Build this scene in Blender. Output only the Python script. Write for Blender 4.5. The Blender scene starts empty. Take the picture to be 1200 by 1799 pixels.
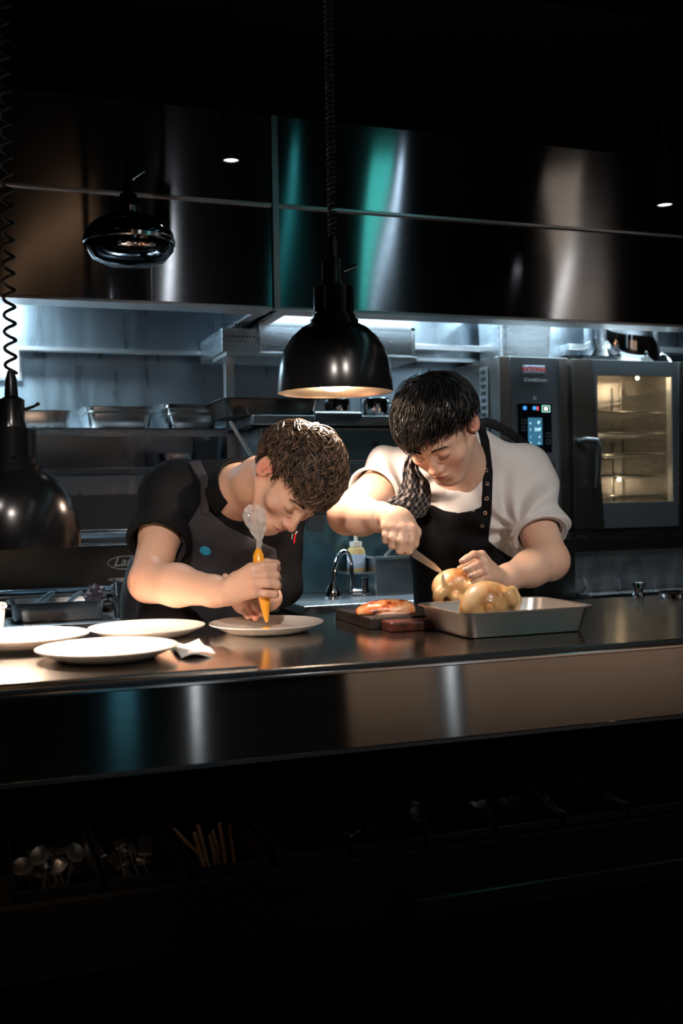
import bpy, math, random
import numpy as np
from math import sin, cos, pi, radians, sqrt
from mathutils import Vector, Matrix
random.seed(4)
SC = bpy.context.scene
COL = SC.collection

# ---------------------------------------------------------------- camera
FPX, CX, CY = 1850.0, 600.0, 899.5
YAW, PITCH, ROLL = radians(19.5), math.atan(27.0 / FPX), 0.018
CAM = np.array([0.0, 0.0, 1.20])
_f = np.array([sin(YAW) * cos(PITCH), cos(YAW) * cos(PITCH), -sin(PITCH)])
_r = np.array([cos(YAW), -sin(YAW), 0.0])
_u = np.cross(_r, _f)
XC = cos(ROLL) * _r - sin(ROLL) * _u
YC = sin(ROLL) * _r + cos(ROLL) * _u
ZC = -_f
cam_d = bpy.data.cameras.new('camera')
cam = bpy.data.objects.new('camera', cam_d)
COL.objects.link(cam)
cam.matrix_world = Matrix(((XC[0], YC[0], ZC[0], CAM[0]), (XC[1], YC[1], ZC[1], CAM[1]), (XC[2], YC[2], ZC[2], CAM[2]), (0, 0, 0, 1)))
cam_d.sensor_fit = 'VERTICAL'
cam_d.sensor_height = 36.0
cam_d.sensor_width = 24.0
cam_d.lens = FPX / 1799.0 * 36.0
cam_d.clip_start = 0.05
cam_d.dof.use_dof = True
cam_d.dof.focus_distance = 2.6
cam_d.dof.aperture_fstop = 4.0
SC.camera = cam

def P(px, py, d):
    """world point seen at a photograph position at depth d"""
    return CAM + d * (XC * (px - CX) / FPX + YC * (CY - py) / FPX - ZC)
def ray(px, py):
    return XC * (px - CX) / FPX + YC * (CY - py) / FPX - ZC
def atY(px, py, Y):
    r = ray(px, py); return CAM + r * (Y / r[1])
def atZ(px, py, Z):
    r = ray(px, py); return CAM + r * ((Z - CAM[2]) / r[2])
def V(x, y, z):
    v = x * XC + y * YC + z * ZC
    return v / np.linalg.norm(v)

# ---------------------------------------------------------------- world, exposure
w = bpy.data.worlds.new('room_dark'); SC.world = w; w.use_nodes = True
w.node_tree.nodes['Background'].inputs[0].default_value = (.35, .55, .7, 1)
w.node_tree.nodes['Background'].inputs[1].default_value = 0.003
vs = SC.view_settings
vs.view_transform = 'Standard'; vs.look = 'None'; vs.gamma = 1.0; vs.exposure = 0.0
vs.use_curve_mapping = False

# ---------------------------------------------------------------- lights
def aim(o, target):
    d = Vector(target) - o.location
    o.rotation_euler = d.to_track_quat('-Z', 'Y').to_euler()
def spot(loc, target, watts, color, size=60, blend=.5, radius=.03):
    l = bpy.data.lights.new('spot_light', 'SPOT'); l.energy = watts; l.color = color
    l.spot_size = radians(size); l.spot_blend = blend; l.shadow_soft_size = radius
    o = bpy.data.objects.new('spot_light', l); COL.objects.link(o); o.location = loc; aim(o, target); return o
def area(loc, target, watts, color, sx, sy):
    l = bpy.data.lights.new('area_light', 'AREA'); l.shape = 'RECTANGLE'; l.size = sx; l.size_y = sy
    l.energy = watts; l.color = color; l.spread = radians(150)
    o = bpy.data.objects.new('area_light', l); COL.objects.link(o); o.location = loc; aim(o, target); return o
def point(loc, watts, color, radius=.03):
    l = bpy.data.lights.new('cavity_light', 'POINT'); l.energy = watts; l.color = color; l.shadow_soft_size = radius
    o = bpy.data.objects.new('cavity_light', l); COL.objects.link(o); o.location = loc; return o
WARM = (1.0, .80, .62); COOL = (.62, .86, 1.0)
# tube lamps inside the extractor hoods
area((-.02, 3.95, 2.10), (.05, 4.1, 1.2), 55, COOL, .35, .12)
area((1.60, 3.95, 2.12), (1.60, 4.02, 1.2), 30, COOL, .9, .10)
area((2.75, 3.90, 2.12), (2.75, 3.93, 1.2), 42, COOL, .9, .10)
# ceiling track spotlights over the pass, on the dining side; two added to brighten the cutlery bins
KC = (1.0, .90, .82)
KEY = [((-.25, -.55, 2.62), (.52, 2.38, 1.12), 290, 17, KC, 'left chef'), ((.95, -.55, 2.62), (1.12, 2.5, 1.12), 220, 17, KC, 'right chef'),
       ((-.9, .62, 2.62), (.05, 2.15, .9), 45, 26, KC, 'plates at the left'), ((-.25, .62, 2.62), (.06, 1.74, .6), 55, 14, (1.0, .60, .34), 'leftmost cutlery bins, added to brighten them'), ((.9, .62, 2.62), (.75, 1.74, .6), 11, 40, KC, 'middle cutlery bins, added to brighten them')]
for a_, b_, w_, s_, c_, n_ in KEY:
    spot(a_, b_, w_, c_, s_, .6, .025)
# ---------------------------------------------------------------- helpers
WL = {}
def tag(o, label=None, cat=None, group=None, kind=None):
    if label: o['label'] = label
    if cat: o['category'] = cat
    if group: o['group'] = group
    if kind: o['kind'] = kind
    return o
def thing(name, label, cat, loc, group=None):
    o = bpy.data.objects.new(name, None); o.empty_display_size = .05
    COL.objects.link(o); o.location = tuple(loc); WL[o.name] = np.array(loc, float)
    return tag(o, label, cat, group)
class MB:
    def __init__(s): s.v = []; s.f = []
    def add(s, vs_, fs):
        n = len(s.v); s.v += [tuple(float(c) for c in p) for p in vs_]; s.f += [tuple(i + n for i in f) for f in fs]; return s
    def box(s, x0, x1, y0, y1, z0, z1):
        v = [(x0,y0,z0),(x1,y0,z0),(x1,y1,z0),(x0,y1,z0),(x0,y0,z1),(x1,y0,z1),(x1,y1,z1),(x0,y1,z1)]
        return s.add(v, [(3,2,1,0),(4,5,6,7),(0,1,5,4),(1,2,6,5),(2,3,7,6),(3,0,4,7)])
    def hexa(s, v):   # eight corners, bottom loop then top loop
        return s.add(v, [(3,2,1,0),(4,5,6,7),(0,1,5,4),(1,2,6,5),(2,3,7,6),(3,0,4,7)])
    def lathe(s, prof, c=(0,0,0), n=48, cap=False):
        vs_, fs = [], []
        for r, z in prof:
            for i in range(n):
                a = 2*pi*i/n; vs_.append((c[0]+r*cos(a), c[1]+r*sin(a), c[2]+z))
        for j in range(len(prof)-1):
            for i in range(n):
                k = (i+1) % n; fs.append((j*n+i, j*n+k, (j+1)*n+k, (j+1)*n+i))
        if cap:
            fs.append(tuple(range(n))[::-1]); fs.append(tuple((len(prof)-1)*n+i for i in range(n)))
        return s.add(vs_, fs)
    def tube(s, pts, r, n=8, cap=True, flat=1.0, twist=0.0):
        pts = [np.array(p, float) for p in pts]; m = len(pts)
        rs = r if hasattr(r, '__len__') else [r]*m
        vs_, fs = [], []; prev = None
        for i, p in enumerate(pts):
            t = pts[min(i+1, m-1)] - pts[max(i-1, 0)]; t = t/(np.linalg.norm(t)+1e-9)
            if prev is None:
                a = np.array([0,0,1.]) if abs(t[2]) < .9 else np.array([1.,0,0])
            else: a = prev
            nn = a - t*np.dot(a, t); nn /= np.linalg.norm(nn)+1e-9; bb = np.cross(t, nn); prev = nn
            for k in range(n):
                an = 2*pi*k/n + twist*i; vs_.append(p + rs[i]*(cos(an)*nn + flat*sin(an)*bb))
        for j in range(m-1):
            for k in range(n):
                q = (k+1) % n; fs.append((j*n+k, j*n+q, (j+1)*n+q, (j+1)*n+k))
        if cap: fs.append(tuple(range(n))[::-1]); fs.append(tuple((m-1)*n+k for k in range(n)))
        return s.add(vs_, fs)
    def rrect(s, loops):   # loops of (cx, cy, hx, hy, radius, z)
        ns = 5; vs_, fs = [], []
        for (cx, cy, hx, hy, r, z) in loops:
            for q, (sx, sy) in enumerate(((1,1),(-1,1),(-1,-1),(1,-1))):
                for i in range(ns):
                    a = pi/2*q + pi/2*i/(ns-1); vs_.append((cx+sx*(hx-r)+r*cos(a), cy+sy*(hy-r)+r*sin(a), z))
        n = 4*ns
        for j in range(len(loops)-1):
            for i in range(n):
                k = (i+1) % n; fs.append((j*n+i, j*n+k, (j+1)*n+k, (j+1)*n+i))
        fs.append(tuple(range(n))[::-1]); fs.append(tuple((len(loops)-1)*n+i for i in range(n)))
        return s.add(vs_, fs)
    def link(s, name, mat, parent=None, origin=None, smooth=False, bevel=0, kind=None, angle=35):
        v = np.array(s.v, float)
        me = bpy.data.meshes.new(name)
        if parent is not None: base = WL[parent.name]
        elif origin is not None: base = np.array(origin, float)
        else: base = np.array([(v[:,0].min()+v[:,0].max())/2, (v[:,1].min()+v[:,1].max())/2, v[:,2].min()])
        v = v - base
        me.from_pydata([tuple(p) for p in v], [], s.f); me.update()
        o = bpy.data.objects.new(name, me); COL.objects.link(o)
        if mat: me.materials.append(mat)
        if parent is not None: o.parent = parent
        else: o.location = tuple(base)
        WL[o.name] = base
        if smooth:
            me.polygons.foreach_set('use_smooth', [True]*len(me.polygons))
            me.set_sharp_from_angle(angle=radians(angle))
        if bevel:
            b = o.modifiers.new('bevel', 'BEVEL'); b.width = bevel; b.segments = 2; b.limit_method = 'ANGLE'; b.angle_limit = radians(40)
        if kind: o['kind'] = kind
        return o
def copy_thing(o, loc=None, rot=None, parent=None):
    c = o.copy(); COL.objects.link(c)
    if parent is not None: c.parent = parent
    for ch in list(o.children): copy_thing(ch, parent=c)
    if loc is not None: c.location = tuple(loc)
    if rot is not None: c.rotation_euler = rot
    return c

# ---------------------------------------------------------------- materials
def newmat(name):
    m = bpy.data.materials.new(name); m.use_nodes = True
    return m, m.node_tree.nodes, m.node_tree.links, m.node_tree.nodes['Principled BSDF']
def plain(name, col, rough=.5, metal=0., spec=.5, bump=0, bscale=200, sss=0, coat=0, var=0, vscale=8, col2=None):
    m, N, L, b = newmat(name)
    b.inputs['Base Color'].default_value = (*col, 1); b.inputs['Roughness'].default_value = rough
    b.inputs['Metallic'].default_value = metal; b.inputs['Specular IOR Level'].default_value = spec
    if coat: b.inputs['Coat Weight'].default_value = coat; b.inputs['Coat Roughness'].default_value = .08
    if sss:
        b.inputs['Subsurface Weight'].default_value = sss; b.inputs['Subsurface Radius'].default_value = (1, .4, .2); b.inputs['Subsurface Scale'].default_value = .008
    tc = N.new('ShaderNodeTexCoord')
    if bump:
        t = N.new('ShaderNodeTexNoise'); t.inputs['Scale'].default_value = bscale; t.inputs['Detail'].default_value = 4
        L.new(tc.outputs['Object'], t.inputs['Vector'])
        bp = N.new('ShaderNodeBump'); bp.inputs['Strength'].default_value = bump; bp.inputs['Distance'].default_value = .002
        L.new(t.outputs['Fac'], bp.inputs['Height']); L.new(bp.outputs['Normal'], b.inputs['Normal'])
    if var:
        t = N.new('ShaderNodeTexNoise'); t.inputs['Scale'].default_value = vscale; t.inputs['Detail'].default_value = 6
        L.new(tc.outputs['Object'], t.inputs['Vector'])
        mr = N.new('ShaderNodeMapRange'); mr.inputs[1].default_value = .5-.5*var if var < 1 else .35; mr.inputs[2].default_value = .65
        L.new(t.outputs['Fac'], mr.inputs[0])
        mx = N.new('ShaderNodeMix'); mx.data_type = 'RGBA'
        mx.inputs[6].default_value = (*col, 1); mx.inputs[7].default_value = (*(col2 or tuple(c*.5 for c in col)), 1)
        L.new(mr.outputs[0], mx.inputs[0]); L.new(mx.outputs[2], b.inputs['Base Color'])
    return m
def steel(name, col=(.55,.56,.57), rough=.28, aniso=0., streak=(2,2,160), bump=.15, wob=0., wscale=(1.2,1,1), smear=.08, rot=.25, swirl=False):
    m, N, L, b = newmat(name)
    b.inputs['Metallic'].default_value = 1; b.inputs['Base Color'].default_value = (*col, 1)
    tc = N.new('ShaderNodeTexCoord'); mp = N.new('ShaderNodeMapping'); mp.inputs['Scale'].default_value = streak
    L.new(tc.outputs['Object'], mp.inputs[0])
    t = N.new('ShaderNodeTexNoise'); t.inputs['Scale'].default_value = 3; t.inputs['Detail'].default_value = 6
    L.new(mp.outputs[0], t.inputs['Vector'])
    t2 = N.new('ShaderNodeTexNoise'); t2.inputs['Scale'].default_value = 2; t2.inputs['Detail'].default_value = 3
    mp2 = N.new('ShaderNodeMapping'); mp2.inputs['Scale'].default_value = (2,2,2) if swirl else (2,2,24); mp2.inputs['Rotation'].default_value = (0,0,0)
    L.new(tc.outputs['Object'], mp2.inputs[0]); L.new(mp2.outputs[0], t2.inputs['Vector'])
    if swirl:
        mp2.inputs['Rotation'].default_value = (0, radians(50), 0); mp2.inputs['Scale'].default_value = (9, 1.2, 1.2)
    mr = N.new('ShaderNodeMapRange'); mr.inputs[1].default_value = .3; mr.inputs[2].default_value = .75
    mr.inputs[3].default_value = rough*(1-smear); mr.inputs[4].default_value = rough*(1+smear)
    L.new(t2.outputs['Fac'], mr.inputs[0]); L.new(mr.outputs[0], b.inputs['Roughness'])
    bp = N.new('ShaderNodeBump'); bp.inputs['Strength'].default_value = bump; bp.inputs['Distance'].default_value = .0006
    L.new(t.outputs['Fac'], bp.inputs['Height'])
    if wob:
        t3 = N.new('ShaderNodeTexNoise'); t3.inputs['Scale'].default_value = 1.5; t3.inputs['Detail'].default_value = 0
        mp3 = N.new('ShaderNodeMapping'); mp3.inputs['Scale'].default_value = wscale
        L.new(tc.outputs['Object'], mp3.inputs[0]); L.new(mp3.outputs[0], t3.inputs['Vector'])
        b2 = N.new('ShaderNodeBump'); b2.inputs['Strength'].default_value = 1; b2.inputs['Distance'].default_value = wob
        L.new(t3.outputs['Fac'], b2.inputs['Height']); L.new(b2.outputs['Normal'], bp.inputs['Normal'])
    L.new(bp.outputs['Normal'], b.inputs['Normal'])
    if aniso:
        b.inputs['Anisotropic'].default_value = aniso; b.inputs['Anisotropic Rotation'].default_value = rot
        tg = N.new('ShaderNodeTangent'); tg.direction_type = 'RADIAL'; tg.axis = 'Z'
        L.new(tg.outputs[0], b.inputs['Tangent'])
    return m
def emis(name, col, s):
    m, N, L, b = newmat(name)
    b.inputs['Base Color'].default_value = (0, 0, 0, 1)
    b.inputs['Emission Color'].default_value = (*col, 1); b.inputs['Emission Strength'].default_value = s
    return m
def checker(name, c1, c2, scale, uv=True):
    m, N, L, b = newmat(name)
    tc = N.new('ShaderNodeTexCoord'); ch = N.new('ShaderNodeTexChecker'); ch.inputs['Scale'].default_value = scale
    ch.inputs['Color1'].default_value = (*c1, 1); ch.inputs['Color2'].default_value = (*c2, 1)
    L.new(tc.outputs['UV' if uv else 'Object'], ch.inputs['Vector']); L.new(ch.outputs['Color'], b.inputs['Base Color'])
    b.inputs['Roughness'].default_value = .9
    return m
def skinmat(name, base, lip, red):
    m, N, L, b = newmat(name)
    a = N.new('ShaderNodeVertexColor'); a.layer_name = 'tint'
    sp = N.new('ShaderNodeSeparateColor'); L.new(a.outputs['Color'], sp.inputs[0])
    m1 = N.new('ShaderNodeMix'); m1.data_type = 'RGBA'; m1.inputs[6].default_value = (*base, 1); m1.inputs[7].default_value = (*red, 1)
    m2 = N.new('ShaderNodeMix'); m2.data_type = 'RGBA'; m2.inputs[7].default_value = (*lip, 1)
    m3 = N.new('ShaderNodeMix'); m3.data_type = 'RGBA'; m3.inputs[7].default_value = (base[0]*.55, base[1]*.55, base[2]*.6, 1)
    L.new(sp.outputs[1], m1.inputs[0]); L.new(m1.outputs[2], m3.inputs[6]); L.new(sp.outputs[2], m3.inputs[0])
    L.new(m3.outputs[2], m2.inputs[6]); L.new(sp.outputs[0], m2.inputs[0]); L.new(m2.outputs[2], b.inputs['Base Color'])
    b.inputs['Roughness'].default_value = .42; b.inputs['Specular IOR Level'].default_value = .45
    b.inputs['Subsurface Weight'].default_value = .25; b.inputs['Subsurface Radius'].default_value = (1, .35, .2); b.inputs['Subsurface Scale'].default_value = .006
    tc = N.new('ShaderNodeTexCoord'); t = N.new('ShaderNodeTexNoise'); t.inputs['Scale'].default_value = 350; t.inputs['Detail'].default_value = 3
    L.new(tc.outputs['Object'], t.inputs['Vector'])
    bp = N.new('ShaderNodeBump'); bp.inputs['Strength'].default_value = .25; bp.inputs['Distance'].default_value = .0006
    L.new(t.outputs['Fac'], bp.inputs['Height']); L.new(bp.outputs['Normal'], b.inputs['Normal'])
    return m
M = {}
M['hood'] = steel('hood_steel', (.42,.43,.45), .12, .95, (1,1,300), .0, .007, (2.2,1,.7), .06)
M['apron_steel'] = steel('counter_front_steel', (.45,.44,.43), .12, 1.0, (1,1,300), .0, .005, (2.5,1,.8), .06)
M['splash'] = steel('backsplash_steel', (.36,.42,.47), .30, .3, (30,1,60), .1, .004, (2,1,2), .14, swirl=True)
M['steel'] = steel('brushed_steel', (.50,.52,.54), .27, 0, (2,2,160), .15)
M['bright'] = steel('polished_steel', (.62,.63,.64), .14, 0, (2,2,60), .05)
M['edge'] = steel('steel_edge', (.62,.63,.64), .3, 0, (2,2,60), .05)
M['top'] = steel('worktop_steel', (.54,.49,.44), .17, 0, (60,4,4), .15, .0012, (3,3,3), .08)
M['pan'] = steel('pan_steel', (.56,.56,.56), .22, 0, (2,60,2), .1, .001, (6,6,6), .1)
M['traysteel'] = steel('tray_steel', (.58,.57,.56), .40, 0, (2,60,2), .1)
M['darksteel'] = steel('dark_steel', (.13,.15,.17), .33, .2, (2,2,120), .2)
M['ovensteel'] = steel('oven_steel', (.36,.34,.32), .26, 0, (1,1,250), .2)
M['chrome'] = plain('chrome', (.75,.76,.78), .06, 1)
M['gunmetal'] = plain('smoked_chrome', (.16,.16,.17), .07, 1)
M['black'] = plain('black_enamel', (.006,.006,.007), .22, 0, .5)
M['blackmatt'] = plain('black_matt', (.003,.003,.003), .7, spec=.15)
M['ceiling'] = plain('ceiling_black', (.004,.004,.004), .95, spec=.1, bump=.6, bscale=60)
M['floor'] = plain('dark_floor', (.012,.011,.010), .6, spec=.2)
M['wallr'] = plain('dark_dining_wall', (.02,.016,.013), .6)
M['lampin'] = plain('lamp_inner_aluminium', (.7,.62,.5), .35, 1)
M['plate'] = plain('ceramic', (.66,.60,.54), .22, 0, .5, coat=.3, bump=.05, bscale=30)
M['napkin'] = plain('white_napkin', (.78,.74,.70), .9, bump=.4, bscale=300)
M['panel'] = plain('oven_panel_grey', (.06,.065,.07), .35)
M['screen'] = plain('display_glass', (.003,.004,.006), .12)
M['rubber'] = plain('black_rubber', (.01,.01,.01), .5)
M['dim'] = plain('charcoal_plastic', (.03,.035,.04), .4)
# ---------------------------------------------------------------- room shell
YB, YH = 4.42, 3.57
ZT = .90
def struct(name, mb, mat, bevel=0): return mb.link(name, mat, None, kind='structure', bevel=bevel)
struct('floor', MB().box(-3.2, 6.2, -2.15, 4.6, -.05, 0), M['floor'])
struct('ceiling', MB().box(-3.2, 6.2, -2.15, 4.6, 2.86, 2.92), M['ceiling'])
struct('wall_back', MB().box(-3.2, 6.2, YB, YB+.1, 0, 2.86), M['splash'])
struct('wall_left', MB().box(-3.3, -3.2, -2.15, 4.6, 0, 2.86), M['wallr'])
struct('wall_right', MB().box(6.2, 6.3, -2.15, 4.6, 0, 2.86), M['wallr'])
# dining side wall with added glowing panels, placed to streak the brushed steel
WY = -2.05
glow_panels = [(.62, .74, .02, 1.2, (.12,.45,.60), .5), (1.08, 1.15, .02, 1.25, (.85,.93,1.0), 2.2), (2.0, 2.58, .02, .75, (1.0,.66,.45), .30), (2.63, 2.71, .02, 1.25, (.85,.93,1.0), 2.2), (2.78, 4.4, .02, .75, (1.0,.66,.46), .35)]
mb = MB(); xx = -3.2
for (a, b, z0, z1, c, s) in glow_panels:
    mb.box(xx, a, WY-.1, WY, 0, 2.86); mb.box(a, b, WY-.1, WY, z1, 2.86); mb.box(a, b, WY-.1, WY, 0, z0); xx = b
mb.box(xx, 6.2, WY-.1, WY, 0, 2.86)
struct('wall_rear', mb, M['wallr'])
for i, (a, b, z0, z1, c, s) in enumerate(glow_panels):
    struct('added_glow_panel_%d' % (i+1), MB().box(a, b, WY-.06, WY-.05, z0, z1), emis('added_panel_glow_%d' % i, c, s))
# added ceiling light strips, placed so the hoods mirror them as streaks
for (p, q, wd, c, s, lab) in (((1.85,2.6),(3.42,-1.7),.08,(.07,.66,.58),1.7,'teal light strip added on the ceiling to streak the hoods'), ((1.93,2.6),(3.53,-1.7),.022,(.6,.8,1.0),4.0,'narrow pale blue light strip added on the ceiling beside the teal one'),
        ((1.41,2.6),(2.66,-1.7),.03,(.05,.50,.52),.9,'dim teal light strip added on the ceiling for a hood streak'), ((1.27,.83),(1.70,-1.7),.05,(.9,.95,1.0),6,'short white light strip added on the ceiling over the left seats'),
        ((2.79,2.6),(5.71,-1.7),.22,(1.0,.78,.62),.40,'wide warm light strip added on the ceiling for a hood reflection'), ((3.95,1.03),(5.36,-1.7),.06,(1.0,.95,.9),5,'short white light strip added on the ceiling over the right seats'), ((.62,1.2),(.30,-1.7),.05,(1.0,.55,.3),1.2,'amber light strip added on the ceiling at the left')):
    zl_ = 2.73 if wd == .06 else 2.772; p = np.array([*p, zl_]); q = np.array([*q, zl_]); n_ = np.cross(q-p, [0,0,1.]); n_ = n_/np.linalg.norm(n_)*wd/2
    t = thing('added_strip', lab, 'lamp', (p+q)/2)
    u_ = np.array([0,0,.024])
    MB().hexa([p-n_*1.2+u_*.2, p+n_*1.2+u_*.2, q+n_*1.2+u_*.2, q-n_*1.2+u_*.2, p-n_*1.2+u_, p+n_*1.2+u_, q+n_*1.2+u_, q-n_*1.2+u_]).link('housing', M['blackmatt'], t)
    MB().hexa([p-n_, p+n_, q+n_, q-n_, p-n_+u_*.15, p+n_+u_*.15, q+n_+u_*.15, q-n_+u_*.15]).link('diffuser', emis('added_strip_glow', c, s), t)
# added glowing panel standing in for a white reflection on the back wall
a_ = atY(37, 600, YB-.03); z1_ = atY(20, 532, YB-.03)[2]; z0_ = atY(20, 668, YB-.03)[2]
t = thing('reflection_panel', 'bright white panel added for a reflection on the back wall at the far left edge', 'lamp', (a_[0]-.2, YB-.02, z0_))
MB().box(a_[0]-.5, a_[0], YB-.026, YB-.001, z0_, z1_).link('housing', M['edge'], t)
MB().box(a_[0]-.49, a_[0]-.01, YB-.030, YB-.0262, z0_+.01, z1_-.01).link('diffuser', emis('reflection_glow', (.85,.93,1), 2.2), t)

# ---------------------------------------------------------------- extractor hoods
def hood(x0, x1, label, seams, right_side=True):
    t = thing('extractor_hood', label, 'extractor hood', ((x0+x1)/2, (YH+YB)/2, 1.867))
    MB().box(x0, x1, YH, YH+.012, 2.232, 2.54).link('upper_panel', M['hood'], t, bevel=.002)
    MB().box(x0, x1, YH+.006, YH+.018, 1.872, 2.222).link('lower_panel', M['hood'], t, bevel=.002)
    MB().box(x0, x1, YH-.006, YH+.02, 2.221, 2.233).link('seam_strip', M['edge'], t, bevel=.002)
    MB().box(x0, x1, YH+.002, YH+.12, 1.862, 1.872).link('gutter', M['edge'], t, bevel=.001)
    MB().box(x0, x1, YH+.108, YH+.12, 1.872, 1.90).link('gutter_lip', M['edge'], t)
    for a, b, c_, d in ((x0, x0+.012, x0+.012, x0+.05), (x1-.012, x1, x1-.05, x1-.012)):
        MB().box(a, b, YH+.018, YB-.001, 1.867, 2.54).link('side_panel', M['steel'], t)
        MB().box(c_, d, YH+.12, YB-.001, 1.862, 1.872).link('side_gutter', M['edge'], t)
    MB().box(x0, x1, YB-.10, YB-.085, 1.80, 2.16).link('rear_panel', M['splash'], t)
    MB().box(x0, x1, YB-.13, YB-.085, 1.795, 1.81).link('rear_gutter', M['edge'], t)
    MB().box(x0, x1, YH+.02, YB-.02, 2.30, 2.31).link('top_plate', M['darksteel'], t)
    k = MB()
    n = int((x1-x0)/.5)
    for i in range(n):
        a = x0+.05+i*(x1-x0-.1)/n
        k.hexa([(a,4.0,2.28),(a+.46,4.0,2.28),(a+.46,4.3,2.02),(a,4.3,2.02),(a,4.02,2.30),(a+.46,4.02,2.30),(a+.46,4.32,2.04),(a,4.32,2.04)])
    k.link('grease_filter', M['darksteel'], t)
    for s in seams:
        MB().box(s-.002, s+.002, YH+.003, YH+.008, 1.872, 2.0).link('panel_joint', M['edge'], t)
    return t
XS = atY(484, 400, YH)[0]
h1 = hood(-1.6, XS-.012, 'left brushed steel extractor hood above the shelf of metal trays', [atY(267, 500, YH)[0]])
h2 = hood(XS+.012, 4.4, 'long right brushed steel extractor hood with teal light streak above the oven', [])
MB().box(XS-.012, XS+.012, YH-.008, YH+.02, 1.86, 2.54).link('corner_strip', M['edge'], h2, bevel=.002)
glow = emis('hood_tube_glow', (.75,.9,1), 22)
for (x, y, z, l, lab) in ((-.02, 3.95, 2.13, .35, 'cool tube lamp inside the left hood'), (1.60, 3.95, 2.15, .9, 'cool tube lamp inside the right hood near the corner strip'), (2.75, 3.90, 2.15, .9, 'cool tube lamp inside the right hood above the oven')):
    t = thing('hood_lamp', lab, 'lamp', (x, y, z))
    MB().box(x-l/2-.02, x+l/2+.02, y-.06, y+.06, z+.0, z+.03).link('housing', M['dim'], t)
    MB().box(x-l/2, x+l/2, y-.04, y+.04, z-.012, z-.001).link('tube', glow, t)
# ceiling soffit above the hoods
struct('trim_1', MB().box(-1.7, 4.6, YH+.04, YB, 2.54, 2.86), M['blackmatt'])

# ---------------------------------------------------------------- pass counter
cx0, cx1 = -1.4, 3.6
YF, YK = 1.78, 2.56
c = thing('serving_counter', 'long stainless steel serving counter the two chefs work on', 'counter', (1.1, 2.2, 0))
MB().box(cx0, cx1, YF, YK, ZT-.016, ZT).link('worktop', M['top'], c, bevel=.003)
MB().box(cx0, cx1, YF+.012, YF+.024, .742, ZT-.016).link('front_panel', M['apron_steel'], c, bevel=.002)
MB().box(cx0, cx1, YF-.003, YF+.012, ZT-.011, ZT-.001).link('front_lip', M['darksteel'], c, bevel=.002)
MB().box(cx0, cx1, YF-.001, YF+.013, ZT-.019, ZT-.011).link('edge_strip', M['bright'], c, bevel=.002)
MB().box(cx0, cx1, YF+.012, YK-.05, .735, .742).link('underside', M['darksteel'], c)
MB().box(cx0, cx1, 1.60, YK-.05, .53, .555).link('shelf', M['blackmatt'], c, bevel=.002)
MB().box(cx0, cx1, 1.585, 1.60, .50, .615).link('shelf_rail', M['blackmatt'], c, bevel=.003)
MB().box(cx0, cx1, 2.30, 2.34, .555, .735).link('shelf_back', M['blackmatt'], c)
MB().box(cx0, cx1, 1.66, YK-.06, .02, .53).link('cabinet_body', M['blackmatt'], c)
MB().box(cx0, cx1, 1.70, YK-.05, 0, .02).link('plinth', M['rubber'], c)
xq = atY(720, 1500, 1.56)[0]
MB().box(xq, cx1, 1.545, 1.585, .515, .55).link('ledge_strip', M['black'], c, bevel=.003)
# thin steel sheet lying on the left of the worktop
xe = atZ(436, 1166, ZT)[0]
o = MB().box(cx0+.02, xe, YF+.004, YF+.27, ZT+.0005, ZT+.007).link('steel_sheet', M['top'], bevel=.002)
tag(o, 'thin steel sheet lying along the front left of the counter under the nearest plate', 'metal sheet')

# cutlery bins under the counter
kn = MB()
def spoon(r):
    m = MB(); L_ = .19
    pts = [(0,0,0),(0,.05,.002),(0,.10,.004),(0,.13,.003)]
    m.tube([np.array(p) for p in pts], [.004,.003,.0024,.003], 6, flat=.5)
    vs_, fs = [], []; n, k = 12, 4
    for j in range(k+1):
        for i in range(n):
            a = 2*pi*i/n; q = j/k; vs_.append((.017*q*cos(a), .158+.028*q*sin(a), -.008*(1-q*q)+.004))
    for j in range(k):
        for i in range(n): fs.append((j*n+i, j*n+(i+1)%n, (j+1)*n+(i+1)%n, (j+1)*n+i))
    off = len(vs_); vs_ += [(x, y, z-.0015) for x, y, z in vs_]; fs += [tuple(off+q for q in f[::-1]) for f in fs]
    m.add(vs_, fs); return m
def fork(r):
    m = MB(); m.tube([(0,0,0),(0,.05,.002),(0,.10,.005),(0,.135,.002)], [.004,.003,.0025,.006], 6, flat=.4)
    m.box(-.011,.011,.135,.155,.0,.003)
    for i in range(4): m.box(-.011+i*.006, -.007+i*.006, .155, .195, .0, .0025)
    return m
def knife(r):
    m = MB(); m.box(-.005,.005,0,.09,0,.006); m.hexa([(-.004,.09,.001),(.006,.09,.001),(.002,.21,.001),(-.004,.205,.001),(-.004,.09,.003),(.006,.09,.003),(.002,.21,.003),(-.004,.205,.003)])
    return m
def stick(r):
    return MB().tube([(0,0,0),(0,.22,.0)], [.0025,.004], 6)
protos = {}
cut = plain('cutlery_steel', (.78,.77,.75), .24, 1); wood = plain('bamboo', (.13,.065,.03), .5)
for nm, fn, mt in (('spoon', spoon, cut), ('fork', fork, cut), ('knife', knife, cut), ('chopstick', stick, wood)):
    o = fn(0).link(nm, mt, None, origin=(0,0,0), smooth=True); protos[nm] = [o, False]
bx0, bw = .046, .132
fill = [('spoon', 12, 'first'), ('fork', 9, 'second'), ('chopstick', 9, 'third'), ('knife', 7, 'fourth'), ('fork', 7, 'fifth'), ('spoon', 7, 'sixth'), ('spoon', 7, 'seventh'), ('fork', 6, 'eighth'), ('spoon', 5, 'ninth'), ('knife', 4, 'tenth')]
rng = random.Random(9)
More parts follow.
